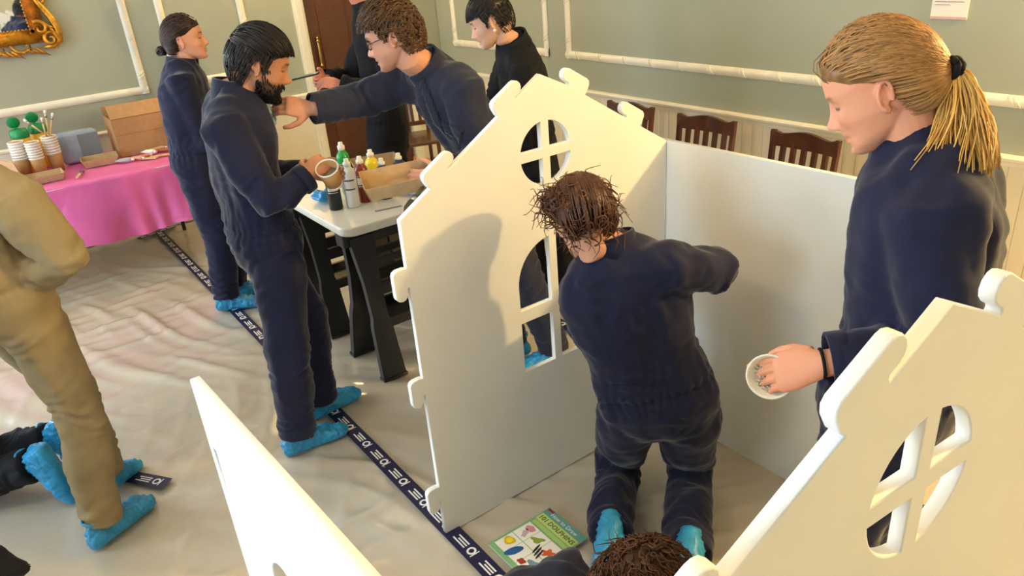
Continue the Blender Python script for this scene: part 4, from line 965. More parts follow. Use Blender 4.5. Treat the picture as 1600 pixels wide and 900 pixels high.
def person(spec):
    g = lambda k, d=None: spec.get(k, d)
    J = {}; up = Vector((0, 0, 1))
    pel, nk, hd = Vector(g('pelvis')), Vector(g('neck')), Vector(g('head'))
    pf, bf = nrm(g('pf')), nrm(g('bf', g('pf')))
    J['pelvis'], J['neck'] = pel, nk; ax = (nk-pel).normalized()
    J['pr'] = pf.cross(up).normalized(); J['br'] = bf.cross(ax if abs(bf.dot(ax)) < 0.9 else up).normalized() if g('br') is None else nrm(g('br'))
    J['chest'] = Vector(g('chest')) if g('chest') else pel.lerp(nk, 0.55)-bf*g('hunch', 0.03)
    sw = g('sw', 0.165); hw = 0.09
    top = nk.lerp(J['chest'], 0.22)
    j = {}
    for s_, k in ((1, 'R'), (-1, 'L')):
        j['sh'+k] = Vector(g('sh'+k)) if g('sh'+k) else top+J['br']*s_*sw
        j['hip'+k] = pel+J['pr']*s_*hw
        for q in ('el', 'wr', 'kn', 'an'): j[q+k] = Vector(g(q+k))
    J['thigh_dir'] = (((j['knR']+j['knL'])/2)-pel).normalized()
    base = Vector((g('at', (j['anR']+j['anL'])/2)[0], g('at', (j['anR']+j['anL'])/2)[1], 0))
    root = empty('person', base); tag(root, g('label'), 'person', g('group'))
    male = g('male', True); hs = g('hs', 1.0)
    # ---------------- head frame
    hf = nrm(g('hf')); hup = up-hf*up.dot(hf); hup.normalize()
    if g('hroll'): hup = Matrix.Rotation(math.radians(g('hroll')), 3, hf) @ hup
    hr_ = hf.cross(hup); HM3 = Matrix((hr_, hf, hup)).transposed()
    T_ = lambda p: hd+HM3 @ (Vector(p)*hs)
    # ---------------- body (skin): head, neck, arms, hands, slim trunk and legs in one surface
    mb = MB(); Pn, F_ = head_grid(72, 80, male); mb.add([T_(Vector(p)) for p in Pn], F_)
    for s_ in (-1, 1):
        c, R = ear_mb(mb, s_, T_); mb.ellipsoid(T_(c), (0.0055*hs, 0.012*hs, 0.022*hs), M=HM3 @ R, nu=12, nv=10)
        mb.ellipsoid(T_(c+Vector((s_*0.002, 0.002, -0.027))), (0.005, 0.008, 0.008), M=HM3, nu=10, nv=8)
    nt = T_((0, -0.030, -0.045)); nm = T_((0, -0.018, -0.085)); nr = 1.0 if male else 0.88
    mb.tube([T_((0, -0.02, 0.0)), nt, nm, nk, nk.lerp(J['chest'], 0.3)], [0.05*nr, 0.056*nr, 0.056*nr, 0.062*nr, 0.07], 20)
    mb.tube([nk, J['chest'], pel, pel-up*0.02], [0.06, 0.085, 0.085, 0.07], 14)
    for k in 'RL':
        mb.tube([J['chest'].lerp(nk, .6), j['sh'+k], j['el'+k], j['el'+k].lerp(j['wr'+k], .35), j['wr'+k]], [0.04, 0.042, 0.034, 0.036, 0.0255], 12)
        mb.tube([pel, j['hip'+k], j['kn'+k], j['an'+k]], [0.06, 0.065, 0.048, 0.036], 12)
        fu_ = nrm(g('fu'+k, (0, 0, 1))); mb.tube([j['an'+k]-fu_*.02, j['an'+k]-fu_*.048+nrm(g('td'+k))*0.09], [0.030, 0.022], 10)
        h = g('hand'+k) or {}
        left = (k == 'L')
        dr = Vector(h['dir']) if 'dir' in h else (j['wr'+k]-j['el'+k])
        dors = Vector(h['dors']) if 'dors' in h else J['br']*(1 if k == 'R' else -1)
        hand_mb(mb, j['wr'+k], dr, dors, left, h.get('curl', 0.35), h.get('spread', 0.0), h.get('thumb', (0.7, 0.6, -0.35)), h.get('s', 1.0))
    me = remesh(mb, g('voxel', 0.0038), 1, 'body')
    v = get_v(me)
    loc = ((v-vec(hd)) @ np.array(HM3))/hs
    sk = np.array(g('skin', srgb(206, 150, 120)))
    cl = np.repeat(sk[None, :], len(v), 0)
    inh = (np.abs(loc[:, 0]) < .1) & (np.abs(loc[:, 1]) < .16) & (loc[:, 2] > -.115) & (loc[:, 2] < .14)
    gg = lambda a, s_: np.exp(-(a/s_)**2)
    x, y, z = np.abs(loc[:, 0]), loc[:, 1], loc[:, 2]
    fr = np.clip((y-.05)/.02, 0, 1)*inh
    def blend(m_, c): cl[:] = cl*(1-m_[:, None])+np.array(c)[None, :]*m_[:, None]
    blend(.75*fr*np.clip(gg(x, .020)*(gg(z+.057, .005)+gg(z+.069, .005))*1.4, 0, 1), sk*np.array([.80, .48, .48]))
    blend(.30*fr*gg(x-.045, .018)*gg(z+.028, .018), sk*np.array([1.0, .68, .62]))
    blend(.25*inh*np.clip((x-.068)/.006, 0, 1), sk*np.array([1.0, .62, .55]))
    hc = np.array(g('hair', srgb(50, 36, 28)))
    zb = .026+.004*np.cos((x-.03)/.02)
    if g('brows', True): blend(.85*fr*gg(z-zb+.001, .0042)*np.clip((x-.009)/.005, 0, 1)*np.clip((.05-x)/.006, 0, 1), hc*0.8)
    blend(1.0*fr*gg(z-.0015-6*(x-.031)**2, .0030)*np.clip((x-.017)/.003, 0, 1)*np.clip((.045-x)/.003, 0, 1), np.array(srgb(40, 28, 24)))
    if g('stubble'): blend(g('stubble')*inh*np.clip((-.035-z)/.02, 0, 1)*np.clip((y+.01)/.03, 0, 1), hc)
    set_col(me, cl); set_v(me, v-vec(base)); me.materials.append(MATS['skin'])
    add_obj('body', me, root)
    # ---------------- clothes
    fat = g('fat', 1.0)
    mb = MB().rings(torso_rings(J, fat, g('tw', 1.0)))
    ar = g('ar', 1.0); lr = g('lr', 1.0)
    for k in 'RL':
        wr = j['wr'+k]; el = j['el'+k]; cuff = el.lerp(wr, g('cuff'+k, 0.93))
        mb.tube([J['chest'].lerp(nk, .68), top.lerp(j['sh'+k], .72), j['sh'+k], j['sh'+k].lerp(el, .5), el, el.lerp(cuff, .5), cuff], [.088*ar, .084*ar, .077*ar, .068*ar, .062*ar, .057*ar, .052*ar], 18)
        kn, an, hp = j['kn'+k], j['an'+k], j['hip'+k]; hem = kn.lerp(an, g('hem', 1.0))
        mb.tube([hp.lerp(pel, .3)+up*0.01, hp.lerp(kn, .15), hp.lerp(kn, .55), kn, kn.lerp(hem, .5), hem], [.100*lr, .103*lr, .090*lr, .079*lr, .074*lr, .072*lr], 20)
    me = remesh(mb, g('cvox', 0.0095), 7, 'coverall')
    v = get_v(me); n_ = get_n(me); sd = g('seed', 1)
    ex = (nk-pel).normalized(); NW1 = fnoise(v, .17, sd+5); NW2 = fnoise(v, .13, sd+6)
    d = .0045*fnoise(v, .20, sd)+.0018*np.abs(fnoise(v, .085, sd+1))-.001
    def crease(c, a, R, amp, lam, ph=0.0):
        c = vec(c); a = vec(nrm(a)); r = v-c; w_ = np.exp(-(r*r).sum(1)/R**2)
        return amp*w_*np.sin((r @ a)/lam*6.283*0.8+3.6*NW1+ph)*np.clip(.55+.7*NW2, 0, 1.4)
    for k in 'RL':
        d += crease(j['el'+k], j['wr'+k]-j['sh'+k], .11, .0065, .042)
        d += crease(j['sh'+k].lerp(j['chest'] if 'chest' in j else J['chest'], .3), j['sh'+k]-j['el'+k]+J['br']*0.05, .13, .005, .06)
        d += crease(j['kn'+k], j['an'+k]-j['hip'+k], .13, .007, .055)
        d += crease(j['an'+k].lerp(j['kn'+k], .18), j['an'+k]-j['kn'+k], .12, .0075, .045, 1)
        d += crease(j['hip'+k], (j['kn'+k]-j['hip'+k]).normalized()+J['pr']*.7, .14, .005, .06)
        # long drapes down the limbs
    wst = pel.lerp(J['chest'], .55)
    d += crease(wst, ex, .17, .0055, .075)
    rel = v-vec(wst); an_ = np.arctan2(rel @ vec(J['pr']), rel @ vec(pf)); d += .002*np.exp(-((rel @ vec(ex))/.05)**2)*np.exp(-(np.abs((rel*rel).sum(1))/.06))*np.sin(an_*26)
    sm = pel.lerp(J['chest'], .30); rs_ = v-vec(sm); al = rs_ @ vec(ex); rad = np.linalg.norm(rs_-np.outer(al, vec(ex)), axis=1); tm = (rad < .22)
    d += tm*(-.008*np.exp(-(al/.010)**2)+.0032*np.exp(-(al/.045)**2)*np.sin(np.arctan2(rs_ @ vec(J['pr']), rs_ @ vec(pf))*34+2*NW1))
    st = v-np.outer(v @ vec(ex), vec(ex))*0.78; d += .0035*fnoise(st, .09, sd+9)
    v = v+n_*(d*g('wrinkle', 1.0))[:, None]
    set_v(me, v-vec(base)); me.materials.append(MATS[g('cloth', 'navy_cloth')])
    cov = add_obj(g('garment', 'coverall'), me, root)
    # collar: standing band open at the front
    if g('collar', True):
        ca = (nk-J['chest']).normalized(); cc = nk-ca*0.012; f = J['br'].cross(ca) if False else ca.cross(J['br']).normalized(); rg = []
        Nn = 26; op = 0.5
        for i in range(Nn+1):
            a = op+(2*math.pi-2*op)*i/Nn+math.pi/2
            o_ = lambda r, h_: cc+J['br']*r*1.02*math.cos(a)+f*r*math.sin(a)+ca*h_
            flare = 0.0
            rg.append([o_(.078, -.018), o_(.090, -.02), o_(.086, .012), o_(.083, .044), o_(.076, .046), o_(.073, .012)])
        mbc = MB().rings([[p-base for p in r] for r in rg]); mbc.build('collar', g('cloth', 'navy_cloth'), cov, True)
    for k in 'RL':   # cuffs
        a = j['el'+k].lerp(j['wr'+k], g('cuff'+k, 0.93)); dr = (j['wr'+k]-j['el'+k]).normalized()
        o1 = dr.orthogonal().normalized(); o2 = dr.cross(o1)
        rg = [[a+dr*t+(o1*math.cos(b_)+o2*math.sin(b_))*r-base for b_ in np.linspace(0, 2*math.pi, 19)[:-1]] for t, r in ((-.03, .0515*ar), (-.025, .0545*ar), (.006, .0540*ar), (.008, .051*ar), (-.004, .049*ar))]
        MB().rings(rg, cap=False).build('cuff', g('cloth', 'navy_cloth'), cov, True)
    # ---------------- overshoes
    if g('shoes', True):
        for n__, k in enumerate('RL'):
            overshoe('shoe_cover', j['an'+k], g('td'+k), g('fu'+k, (0, 0, 1)), root, base, sd*7+n__*3)
    # ---------------- face details
    if g('face', True):
        for s_ in (-1, 1):
            ec = T_((s_*0.031, 0.0675, 0.003)); e = MB().ellipsoid(ec-base, (0.0115*hs,)*3, nu=16, nv=12).build('eye', 'eye_white', root, True)
            MB().ellipsoid(T_((s_*0.031, 0.0768, -0.001))-base, (0.0052*hs, 0.0032*hs, 0.0052*hs), M=HM3, nu=12, nv=8).build('iris', 'iris_dark', e, True)
    # ---------------- hair
    if g('style'):
        hair_style(g('style'), T_, g('hair', srgb(50, 36, 28)), male, sd, root, base, g('hopt', {}))
    return root, T_, HM3, base, j, J, hd

def patch(pr, quad, off, name, mname):
    """a sewn-on piece of cloth: the faces of the garment inside an outline (given in the photograph's pixels) lifted off it"""
    root, base = pr[0], pr[3]; cov = [c for c in root.children if c.name.split('.')[0] in ('coverall', 'jacket_and_trousers')][0]; me = cov.data
    v = get_v(me); n_ = get_n(me); w = v+vec(base); r = (w-CC) @ CM.T
    px = 800+FPX*r[:, 0]/r[:, 2]; py = 450+FPX*r[:, 1]/r[:, 2]; front = ((w-CC)*n_).sum(1) < -0.02
    ins = front.copy(); q = [vec(p) for p in quad]; k = len(q)
    for i in range(k):
        a, b = q[i], q[(i+1) % k]; ins &= ((b[0]-a[0])*(py-a[1])-(b[1]-a[1])*(px-a[0])) > 0
    dmin = r[ins, 2].min() if ins.any() else 0; ins &= r[:, 2] < dmin+0.12
    fs = [tuple(p.vertices) for p in me.polygons if all(ins[i] for i in p.vertices)]
    if not fs: return None
    idx = sorted({i for f in fs for i in f}); mp = {i: t for t, i in enumerate(idx)}
    vs = [v[i]+n_[i]*off for i in idx]; m_ = len(vs); vs += [v[i]-n_[i]*0.002 for i in idx]
    F = [tuple(mp[i] for i in f) for f in fs]; ed = {}
    for f in F:
        for a, b in zip(f, f[1:]+f[:1]): ed[(a, b)] = 1
    rim = [(a, b) for a, b in ed if (b, a) not in ed]
    F += [(b, a, a+m_, b+m_) for a, b in rim]
    mm = bpy.data.meshes.new(name); mm.from_pydata([tuple(x) for x in vs], [], F); mm.materials.append(MATS[mname]); mm.polygons.foreach_set('use_smooth', [True]*len(F))
    return add_obj(name, mm, cov)
NAVY, FADE, BLACK, BEIGE = 'navy_cloth', 'faded_navy_cloth', 'black_cloth', 'beige_cloth'
F3 = lambda x, y, dn=0.0: (x*math.cos(dn), y*math.cos(dn), -math.sin(dn))
fwd_flow = lambda p: np.array([0.25*p[0]/0.08, 1.0, -0.35]) if p[2] > 0.05 else np.array([0, -0.25, -1.0])
# ---- bearded man with a paper cup
A2 = dict(label='bearded man in navy overalls holding a paper cup beside the paint table', male=True, seed=2, cloth=BLACK if False else NAVY,
    pelvis=(-2.80, .80, .90), neck=P(370, 140, 2.93), head=P(404, 100, 2.89), hunch=0.06, pf=(.02, 1, 0), bf=(.06, 1, 0), hf=F3(.26, .965, .42),
    shR=P(350, 196, 2.78), elR=P(425, 318, 2.76), wrR=P(480, 276, 2.80), cuffR=0.97, handR=dict(dir=P(512, 246, 2.86)-P(480, 276, 2.80), dors=(.75, -.1, .7), curl=.62, thumb=(.7, .5, -.5)),
    elL=(-3.02, .88, 1.12), wrL=(-2.90, 1.08, 1.10), handL=dict(curl=.6),
    knR=P(452, 560, 3.14), anR=(-2.715, .72, .085), tdR=(.06, 1, 0), knL=(-2.90, .93, .48), anL=(-2.90, .90, .085), tdL=(-.18, 1, 0), lr=1.08, fat=1.06,
    skin=srgb(196, 138, 106), hair=srgb(26, 20, 17), stubble=.75, style='short', hopt=dict(thick=.019, len=.085, n=1000, flow=fwd_flow, side=.006, r=.0028, lift=.007, fringe=.004, over=.012))
p2_ = person(A2)
def beard(pr, spec, seed, n=900):
    root, T_, HM3, base, j, J = pr[:6]; rs = np.random.RandomState(seed); S_ = Strands(); col = np.array(spec['hair'])
    Pn, _ = head_grid(72, 80, True)
    x, y, z = Pn[:, 0], Pn[:, 1], Pn[:, 2]
    ok = ((z < -.040) & (y > -.005) & (np.abs(x) > .012) & (z > -.104) & ~((np.abs(x) < .024) & (z > -.076))) | ((z < -.078) & (y > .03)) | ((z > -.053) & (z < -.046) & (np.abs(x) < .026) & (y > .06)) | ((np.abs(x) > .055) & (z < .0) & (y > .004) & (y < .035))
    idx = np.where(ok)[0]; c = np.array([0, 0, -.03])
    for i in rs.choice(idx, n):
        p = Pn[i]; n_ = p-c; n_ /= np.linalg.norm(n_); d = np.array([0, .15, -1.0])*.014
        S_.lock([T_(Vector(p-n_*.002)), T_(Vector(p+n_*.004+d*.5)), T_(Vector(p+n_*.005+d))], [.0024, .002, .0008], tuple(col*(.7+.6*rs.rand())), 4)
    S_.build('beard', root, base)
beard(p2_, A2, 5)
# ---- woman in the background with a small bun
A1 = dict(label='smiling woman with a low hair bun in navy overalls by the pink table', male=False, seed=4,
    pelvis=(-4.42, .99, .86), neck=P(286, 100, 4.60), head=P(288, 62, 4.58), pf=(.45, .89, 0), bf=(.38, .92, 0), hf=F3(.33, .94, -.02), hunch=.03,
    elR=P(318, 222, 4.50), wrR=P(365, 226, 4.42), handR=dict(curl=.5), elL=(-4.60, 1.15, 1.08), wrL=(-4.44, 1.32, 1.12), handL=dict(curl=.5),
    knR=(-4.36, .98, .47), anR=(-4.36, .94, .085), tdR=(.45, .89, 0), knL=(-4.52, 1.08, .47), anL=(-4.52, 1.04, .085), tdL=(.4, .9, 0), fat=1.12, lr=1.08,
    skin=srgb(222, 160, 130), hair=srgb(52, 34, 26), style='bun', hopt=dict(thick=.013, tie=(0, -.105, -.03), n=900, r=.0024, fringe=.006, side=-.04), sw=.16)
r1 = person(A1)
def bun(pr, c, r, col, seed, n=40, name='hair_bun', spread=.5):
    root, T_, HM3, base, j, J = pr[:6]; rs = np.random.RandomState(seed); S_ = Strands(); col = np.array(col); c = np.array(c)
    for k in range(n):
        a = rs.normal(size=3); a /= np.linalg.norm(a); b = np.cross(a, rs.normal(size=3)); b /= np.linalg.norm(b)
        rr = r*(.55+.5*rs.rand()); t0 = rs.rand()*6.28; pts = [T_(Vector(c+rr*(a*math.cos(t0+t)+b*math.sin(t0+t)))) for t in np.linspace(0, 3.6, 9)]
        S_.lock(pts, [r*.17*(1-.5*abs(t-.5)) for t in np.linspace(0, 1, 9)], tuple(col*(.6+.8*rs.rand())), 5)
    return S_.build(name, root, base)
bun(r1, (0, -.128, -.045), .026, srgb(46, 30, 24), 3)
# ---- man in a black jacket looking at a phone
A3 = dict(label='man in a black jacket looking at his phone in front of the brown door', male=True, seed=6, cloth=BLACK, garment='jacket_and_trousers',
    pelvis=P(606, 222, 4.77), neck=P(572, 12, 4.72), head=P(532, -40, 4.68), pf=(-.55, -.83, 0), bf=(-.6, -.8, 0), hf=F3(-.62, -.78, .45), hunch=.05,
    shL=P(602, 62, 4.60), elL=P(618, 152, 4.52), wrL=P(534, 133, 4.58), cuffL=.98, handL=dict(dir=P(478, 124, 4.58)-P(534, 133, 4.58), dors=(.5, -.2, .8), curl=.55, s=1.05),
    elR=(-4.48, 2.02, 1.2), wrR=(-4.40, 1.82, 1.22), handR=dict(curl=.6),
    knR=(-4.28, 2.08, .48), anR=(-4.28, 2.12, .085), tdR=(-.5, -.85, 0), knL=(-4.10, 2.08, .48), anL=(-4.10, 2.12, .085), tdL=(-.55, -.83, 0), ar=1.12, fat=1.05,
    skin=srgb(216, 142, 120), hair=srgb(70, 50, 36), style='short', hopt=dict(thick=.012, len=.05, n=240, flow=fwd_flow))
r3 = person(A3)
# ---- man with glasses reaching over the table
A4 = dict(label='man with glasses and wavy brown hair reaching left over the paint table', male=True, seed=8, cloth=FADE,
    pelvis=(-2.62, 1.74, .93), neck=P(662, 104, 2.95), head=P(616, 56, 2.88), pf=(-.35, -.94, 0), bf=(-.25, -.95, -.2), hf=F3(-.66, -.70, .28), hunch=.07,
    shR=P(632, 128, 3.08), elR=P(560, 158, 3.03), wrR=P(488, 170, 2.96), cuffR=.97, handR=dict(dir=P(430, 162, 2.95)-P(488, 170, 2.96), dors=(.75, -.2, .6), curl=.42),
    shL=P(724, 138, 2.84), elL=P(752, 238, 2.90), wrL=P(694, 286, 2.84), cuffL=.92, handL=dict(dir=P(640, 278, 2.82)-P(694, 286, 2.84), dors=(.9, -.3, .25), curl=.55, thumb=(.75, .6, -.2)),
    knR=(-2.74, 1.78, .48), anR=(-2.70, 1.86, .085), tdR=(-.4, -.9, 0), knL=(-2.52, 1.84, .48), anL=(-2.50, 1.95, .085), tdL=(-.3, -.95, 0), ar=1.08, fat=1.08,
    skin=srgb(218, 158, 130), hair=srgb(92, 62, 36), stubble=.18, style='wavy', hopt=dict(thick=.022, len=.06, n=900, flow=fwd_flow, curl=.005, r=.0030, fringe=.022, lift=.008, tip=1.0))
r4 = person(A4)
def glasses(pr):
    root, T_, HM3, base, j, J = pr[:6]; o = MB()
    for s_ in (-1, 1):
        o.tube([T_((s_*.031+.021*math.cos(a), .096+.002*math.cos(2*a)-.006*abs(math.cos(a)), .002+.017*math.sin(a)))-base for a in np.linspace(0, 2*math.pi, 21)], .0016, 6, cap=False)
        o.tube([T_((s_*.053, .088, .006))-base, T_((s_*.076, .05, .008))-base, T_((s_*.080, -.005, .008))-base, T_((s_*.078, -.022, -.004))-base], .0018, 6)
    o.tube([T_((-.010, .097, .004))-base, T_((0, .099, .007))-base, T_((.010, .097, .004))-base], .0016, 6)
    g_ = o.build('glasses', mat('glasses_rim', srgb(70, 64, 62), 0.3, metal=.6), root, True)
    for s_ in (-1, 1):
        pts = [T_((s_*.031+.020*math.cos(a), .095-.006*abs(math.cos(a)), .002+.016*math.sin(a)))-base for a in np.linspace(0, 2*math.pi, 19)[:-1]]
        MB().add(pts, [tuple(range(18))]).build('lens', mat('lens_glass', (1, 1, 1), 0.03, trans=1.0, spec=.5), g_)
glasses(r4)
# ---- woman with cropped dark hair at the back
A5 = dict(label='woman with cropped dark hair and a pearl earring behind the left gable', male=False, seed=10, cloth=BLACK,
    pelvis=(-3.10, 2.36, .88), neck=P(800, 66, 3.75), head=P(768, 32, 3.70), pf=(-.6, -.8, 0), bf=(-.58, -.8, -.1), hf=F3(-.66, -.73, .38), hunch=.05, sw=.15,
    shL=P(822, 110, 3.62), elL=P(812, 190, 3.62), wrL=P(770, 230, 3.55), elR=(-3.28, 2.28, 1.12), wrR=(-3.22, 2.08, 1.02),
    knR=(-3.18, 2.34, .47), anR=(-3.18, 2.40, .085), tdR=(-.6, -.8, 0), knL=(-3.02, 2.44, .47), anL=(-3.02, 2.50, .085), tdL=(-.5, -.85, 0),
    skin=srgb(222, 172, 144), hair=srgb(34, 25, 20), style='crop', hopt=dict(thick=.014, len=.06, n=800, flow=fwd_flow, fringe=.03, side=.01, r=.0027))
r5 = person(A5)
root, T_, HM3, base, j, J = r5[:6]
for s_ in (-1, 1): MB().ellipsoid(T_((s_*.080, -.006, -.042))-base, (.0075,)*3, nu=12, nv=8).build('earring', mat('pearl', srgb(240, 234, 224), .2), root, True)
# ---- kneeling painter seen from behind
A6 = dict(label='kneeling painter with messy brown hair seen from behind inside the playhouse', male=False, seed=12, at=(-1.45, 1.5),
    pelvis=P(1030, 630, 2.56), neck=P(952, 384, 2.29), head=P(912, 346, 2.26), pf=(-.68, .73, 0), bf=(-.70, .70, -.05), hf=F3(-.90, .38, .55), hunch=.05, sw=.17,
    shR=P(1052, 420, 2.27), elR=P(1122, 418, 2.33), wrR=P(1098, 424, 2.60), handR=dict(curl=.3, dors=(.6, -.3, .7)), shL=P(935, 430, 2.27), elL=P(918, 512, 2.42), wrL=(-1.72, 1.66, .74), handL=dict(curl=.4),
    knL=(-1.67, 1.57, .085), anL=(-1.395, 1.275, .095), tdL=(.62, -.66, -.25), fuL=(-.1, .1, -1), knR=(-1.46, 1.73, .085), anR=(-1.175, 1.405, .095), tdR=(.55, -.72, -.25), fuR=(-.1, .1, -1), hem=.97, fat=1.10, tw=1.05, lr=1.10, ar=1.08,
    skin=srgb(206, 150, 120), hair=srgb(84, 50, 30), style='messy', hopt=dict(thick=.018, tie=(0, .0, .125), n=520, r=.0036, lift=.010))
r6 = person(A6)
def bun_fix(): pass
def curls(pr, c, R_, col, seed, n, L_, r, up_bias=0.0, name='loose_curls'):
    root, T_, HM3, base, j, J = pr[:6]; rs = np.random.RandomState(seed); S_ = Strands(); col = np.array(col); c = np.array(c)
    for k in range(n):
        d = rs.normal(size=3); d[2] += up_bias; d /= np.linalg.norm(d); p = c+d*R_*(.4+.6*rs.rand()); a = np.cross(d, rs.normal(size=3)); a /= np.linalg.norm(a); b = np.cross(d, a)
        ph = rs.rand()*6.28; ln = L_*(.5+.8*rs.rand()); tw = 3+4*rs.rand(); am = .010+.012*rs.rand(); sw_ = rs.normal(size=3)*.5
        pts = [T_(Vector(p+d*ln*t+sw_*ln*t*t+a*am*math.sin(ph+tw*t)+b*am*math.cos(ph+tw*t)-np.array([0, 0, .5*ln*t*t]))) for t in np.linspace(0, 1, 10)]
        S_.lock(pts, [r*(1-.75*t) for t in np.linspace(0, 1, 10)], tuple(col*(.5+1.0*rs.rand())), 4)
    return S_.build(name, root, base)
def to_local(pr, w_):
    return tuple(pr[2].transposed() @ (Vector(w_)-Vector(pr[6])))
BL6 = to_local(r6, P(872, 318, 2.23)); bun(r6, BL6, .044, srgb(80, 46, 27), 8, 90)
curls(r6, BL6, .05, srgb(96, 56, 30), 28, 120, .045, .0030, .3, 'bun_curls')
curls(r6, (0, -.03, .03), .10, srgb(92, 54, 30), 9, 260, .030, .0032, .1)
curls(r6, (0, -.04, .01), .10, srgb(80, 46, 28), 10, 70, .035, .0028, -.2, 'stray_wisps')
# ---- woman with the blond ponytail
A7 = dict(label='woman with a blond ponytail in navy overalls holding a small white bowl', male=False, seed=14, at=(-.72, 1.42), voxel=.0029,
    pelvis=(-.67, 1.455, .92), neck=P(1442, 212, 1.66), head=P(1378, 138, 1.60), hs=.95, pf=(-.95, -.3, 0), bf=(-.95, -.28, 0), hf=F3(-.92, -.36, .50), hunch=.06, sw=.165,
    shL=P(1462, 330, 1.52), elL=P(1470, 548, 1.60), wrL=P(1288, 568, 1.56), cuffL=.93, handL=dict(dir=P(1190, 588, 1.60)-P(1288, 568, 1.56), dors=(.35, -.62, .62), curl=(.14, .22, .3, .4), thumb=(.42, .85, -.25)),
    elR=(-.76, 1.66, 1.13), wrR=(-.74, 1.60, .90), handR=dict(curl=.4, dir=(-.2, -.1, -1)),
    knR=(-.74, 1.54, .48), anR=(-.68, 1.54, .085), tdR=(-.95, -.3, 0), knL=(-.70, 1.365, .48), anL=(-.64, 1.365, .085), tdL=(-.95, -.3, 0), fat=1.16, ar=1.12, lr=1.05,
    skin=srgb(226, 156, 122), hair=srgb(164, 116, 64), brows=True, style='pony', hopt=dict(thick=.016, tie=(0, -.112, -.020), n=2300, r=.0020, lift=.006, side=-.045, fringe=.004))
r7 = person(A7)
def ponytail(pr, col, seed, n=950):
    root, T_, HM3, base, j, J = pr[:6]; rs = np.random.RandomState(seed); S_ = Strands(); col = np.array(col)
    tie = T_((0, -.118, -.022))
    for k in range(n):
        o = rs.normal(size=3); u = rs.rand(); end = P(1424+134*u, 238+44*math.sin(math.pi*(.12+.8*u))+7*rs.normal(), 1.585+.035*rs.normal())
        mid = P(1482+66*u+5*rs.normal(), 160+14*(1-u)+6*rs.normal(), 1.59+.03*rs.normal())
        c1 = P(1496+22*u, 100+5*rs.normal(), 1.60+.012*rs.normal())
        pts = []
        for t in np.linspace(0, 1, 12):
            p = tie*(1-t)**3+c1*3*t*(1-t)**2+mid*3*t*t*(1-t)+end*t**3
            pts.append(p+Vector((.007*math.sin(9*t+u*14+o[0]), .006*math.cos(8*t+u*11+o[1]), .004*math.sin(10*t+o[2])))*t)
        S_.lock(pts, [.0020*(1-.5*t**2) for t in np.linspace(0, 1, 12)], tuple(np.clip(col*(.65+.75*rs.rand()), 0, 1)), 4)
    S_.build('ponytail', root, base)
    q = T_((0, -.118, -.021)); ax = (P(1500, 108, 1.60)-q).normalized(); o1 = ax.orthogonal().normalized(); o2 = ax.cross(o1); o = MB()
    for dz in (-.006, .004):
        o.tube([q+ax*(dz+.002*math.sin(a*7))+(o1*math.cos(a)+o2*math.sin(a))*.0165-base for a in np.linspace(0, 2*math.pi, 25)], .0072, 8, cap=False)
    o.build('hair_tie', 'black_cloth', root, True)
ponytail(r7, srgb(214, 164, 84), 21)
S_ = Strands()
for k in (0, 3): S_.lock([P(1290+k*2, 78+k, 1.585), P(1272+k*1.5, 96+k, 1.575), P(1271+k*2, 112+k*1.2, 1.57), P(1288+k*2, 128+k*.8, 1.565), P(1318+k, 138-k*.8, 1.55), P(1350, 132-k*.8, 1.54)], [.0009, .0009, .0009, .0009, .0008, .0005], tuple(np.array(srgb(150, 106, 60))*(.8+.07*k)), 4)
S_.build('loose_strand', r7[0], r7[3])
root, T_, HM3, base, j, J = r7[:6]
w = j['wrL']; dr = (w-j['elL']).normalized(); o1 = dr.orthogonal().normalized(); o2 = dr.cross(o1)
MB().tube([w+dr*.004+(o1*math.cos(a)+o2*math.sin(a))*.0285-base for a in np.linspace(0, 2*math.pi, 25)], .0034, 8, cap=False).build('bracelet', 'black_cloth', root, True)
# ---- person in beige overalls walking past at the left
A8 = dict(label='person in beige overalls and blue shoe covers walking past at the left edge', male=True, seed=16, cloth=BEIGE,
    pelvis=P(14, 482, 2.98), neck=(-2.86, -.14, 1.46), head=(-2.88, -.10, 1.60), pf=(-.49, .87, 0), bf=(-.45, .89, 0), hf=F3(-.5, .85, .3), hunch=.04,
    shR=P(28, 318, 2.74), elR=P(100, 402, 2.74), wrR=P(48, 440, 2.90), handR=dict(curl=.5), elL=(-3.10, -.10, 1.12), wrL=(-3.02, -.02, .92), handL=dict(dir=(0, .2, -1)),
    knR=P(122, 645, 3.04), anR=(-2.70, -.045, .085), tdR=(-.49, .87, 0), knL=(-2.98, .02, .50), anL=(-2.97, .02, .11), tdL=(-.75, .62, -.2), fat=1.08, ar=1.16, lr=.98,
    skin=srgb(206, 150, 120), style='short', hopt=dict(thick=.012, len=.05, n=160, flow=fwd_flow))
person(A8)
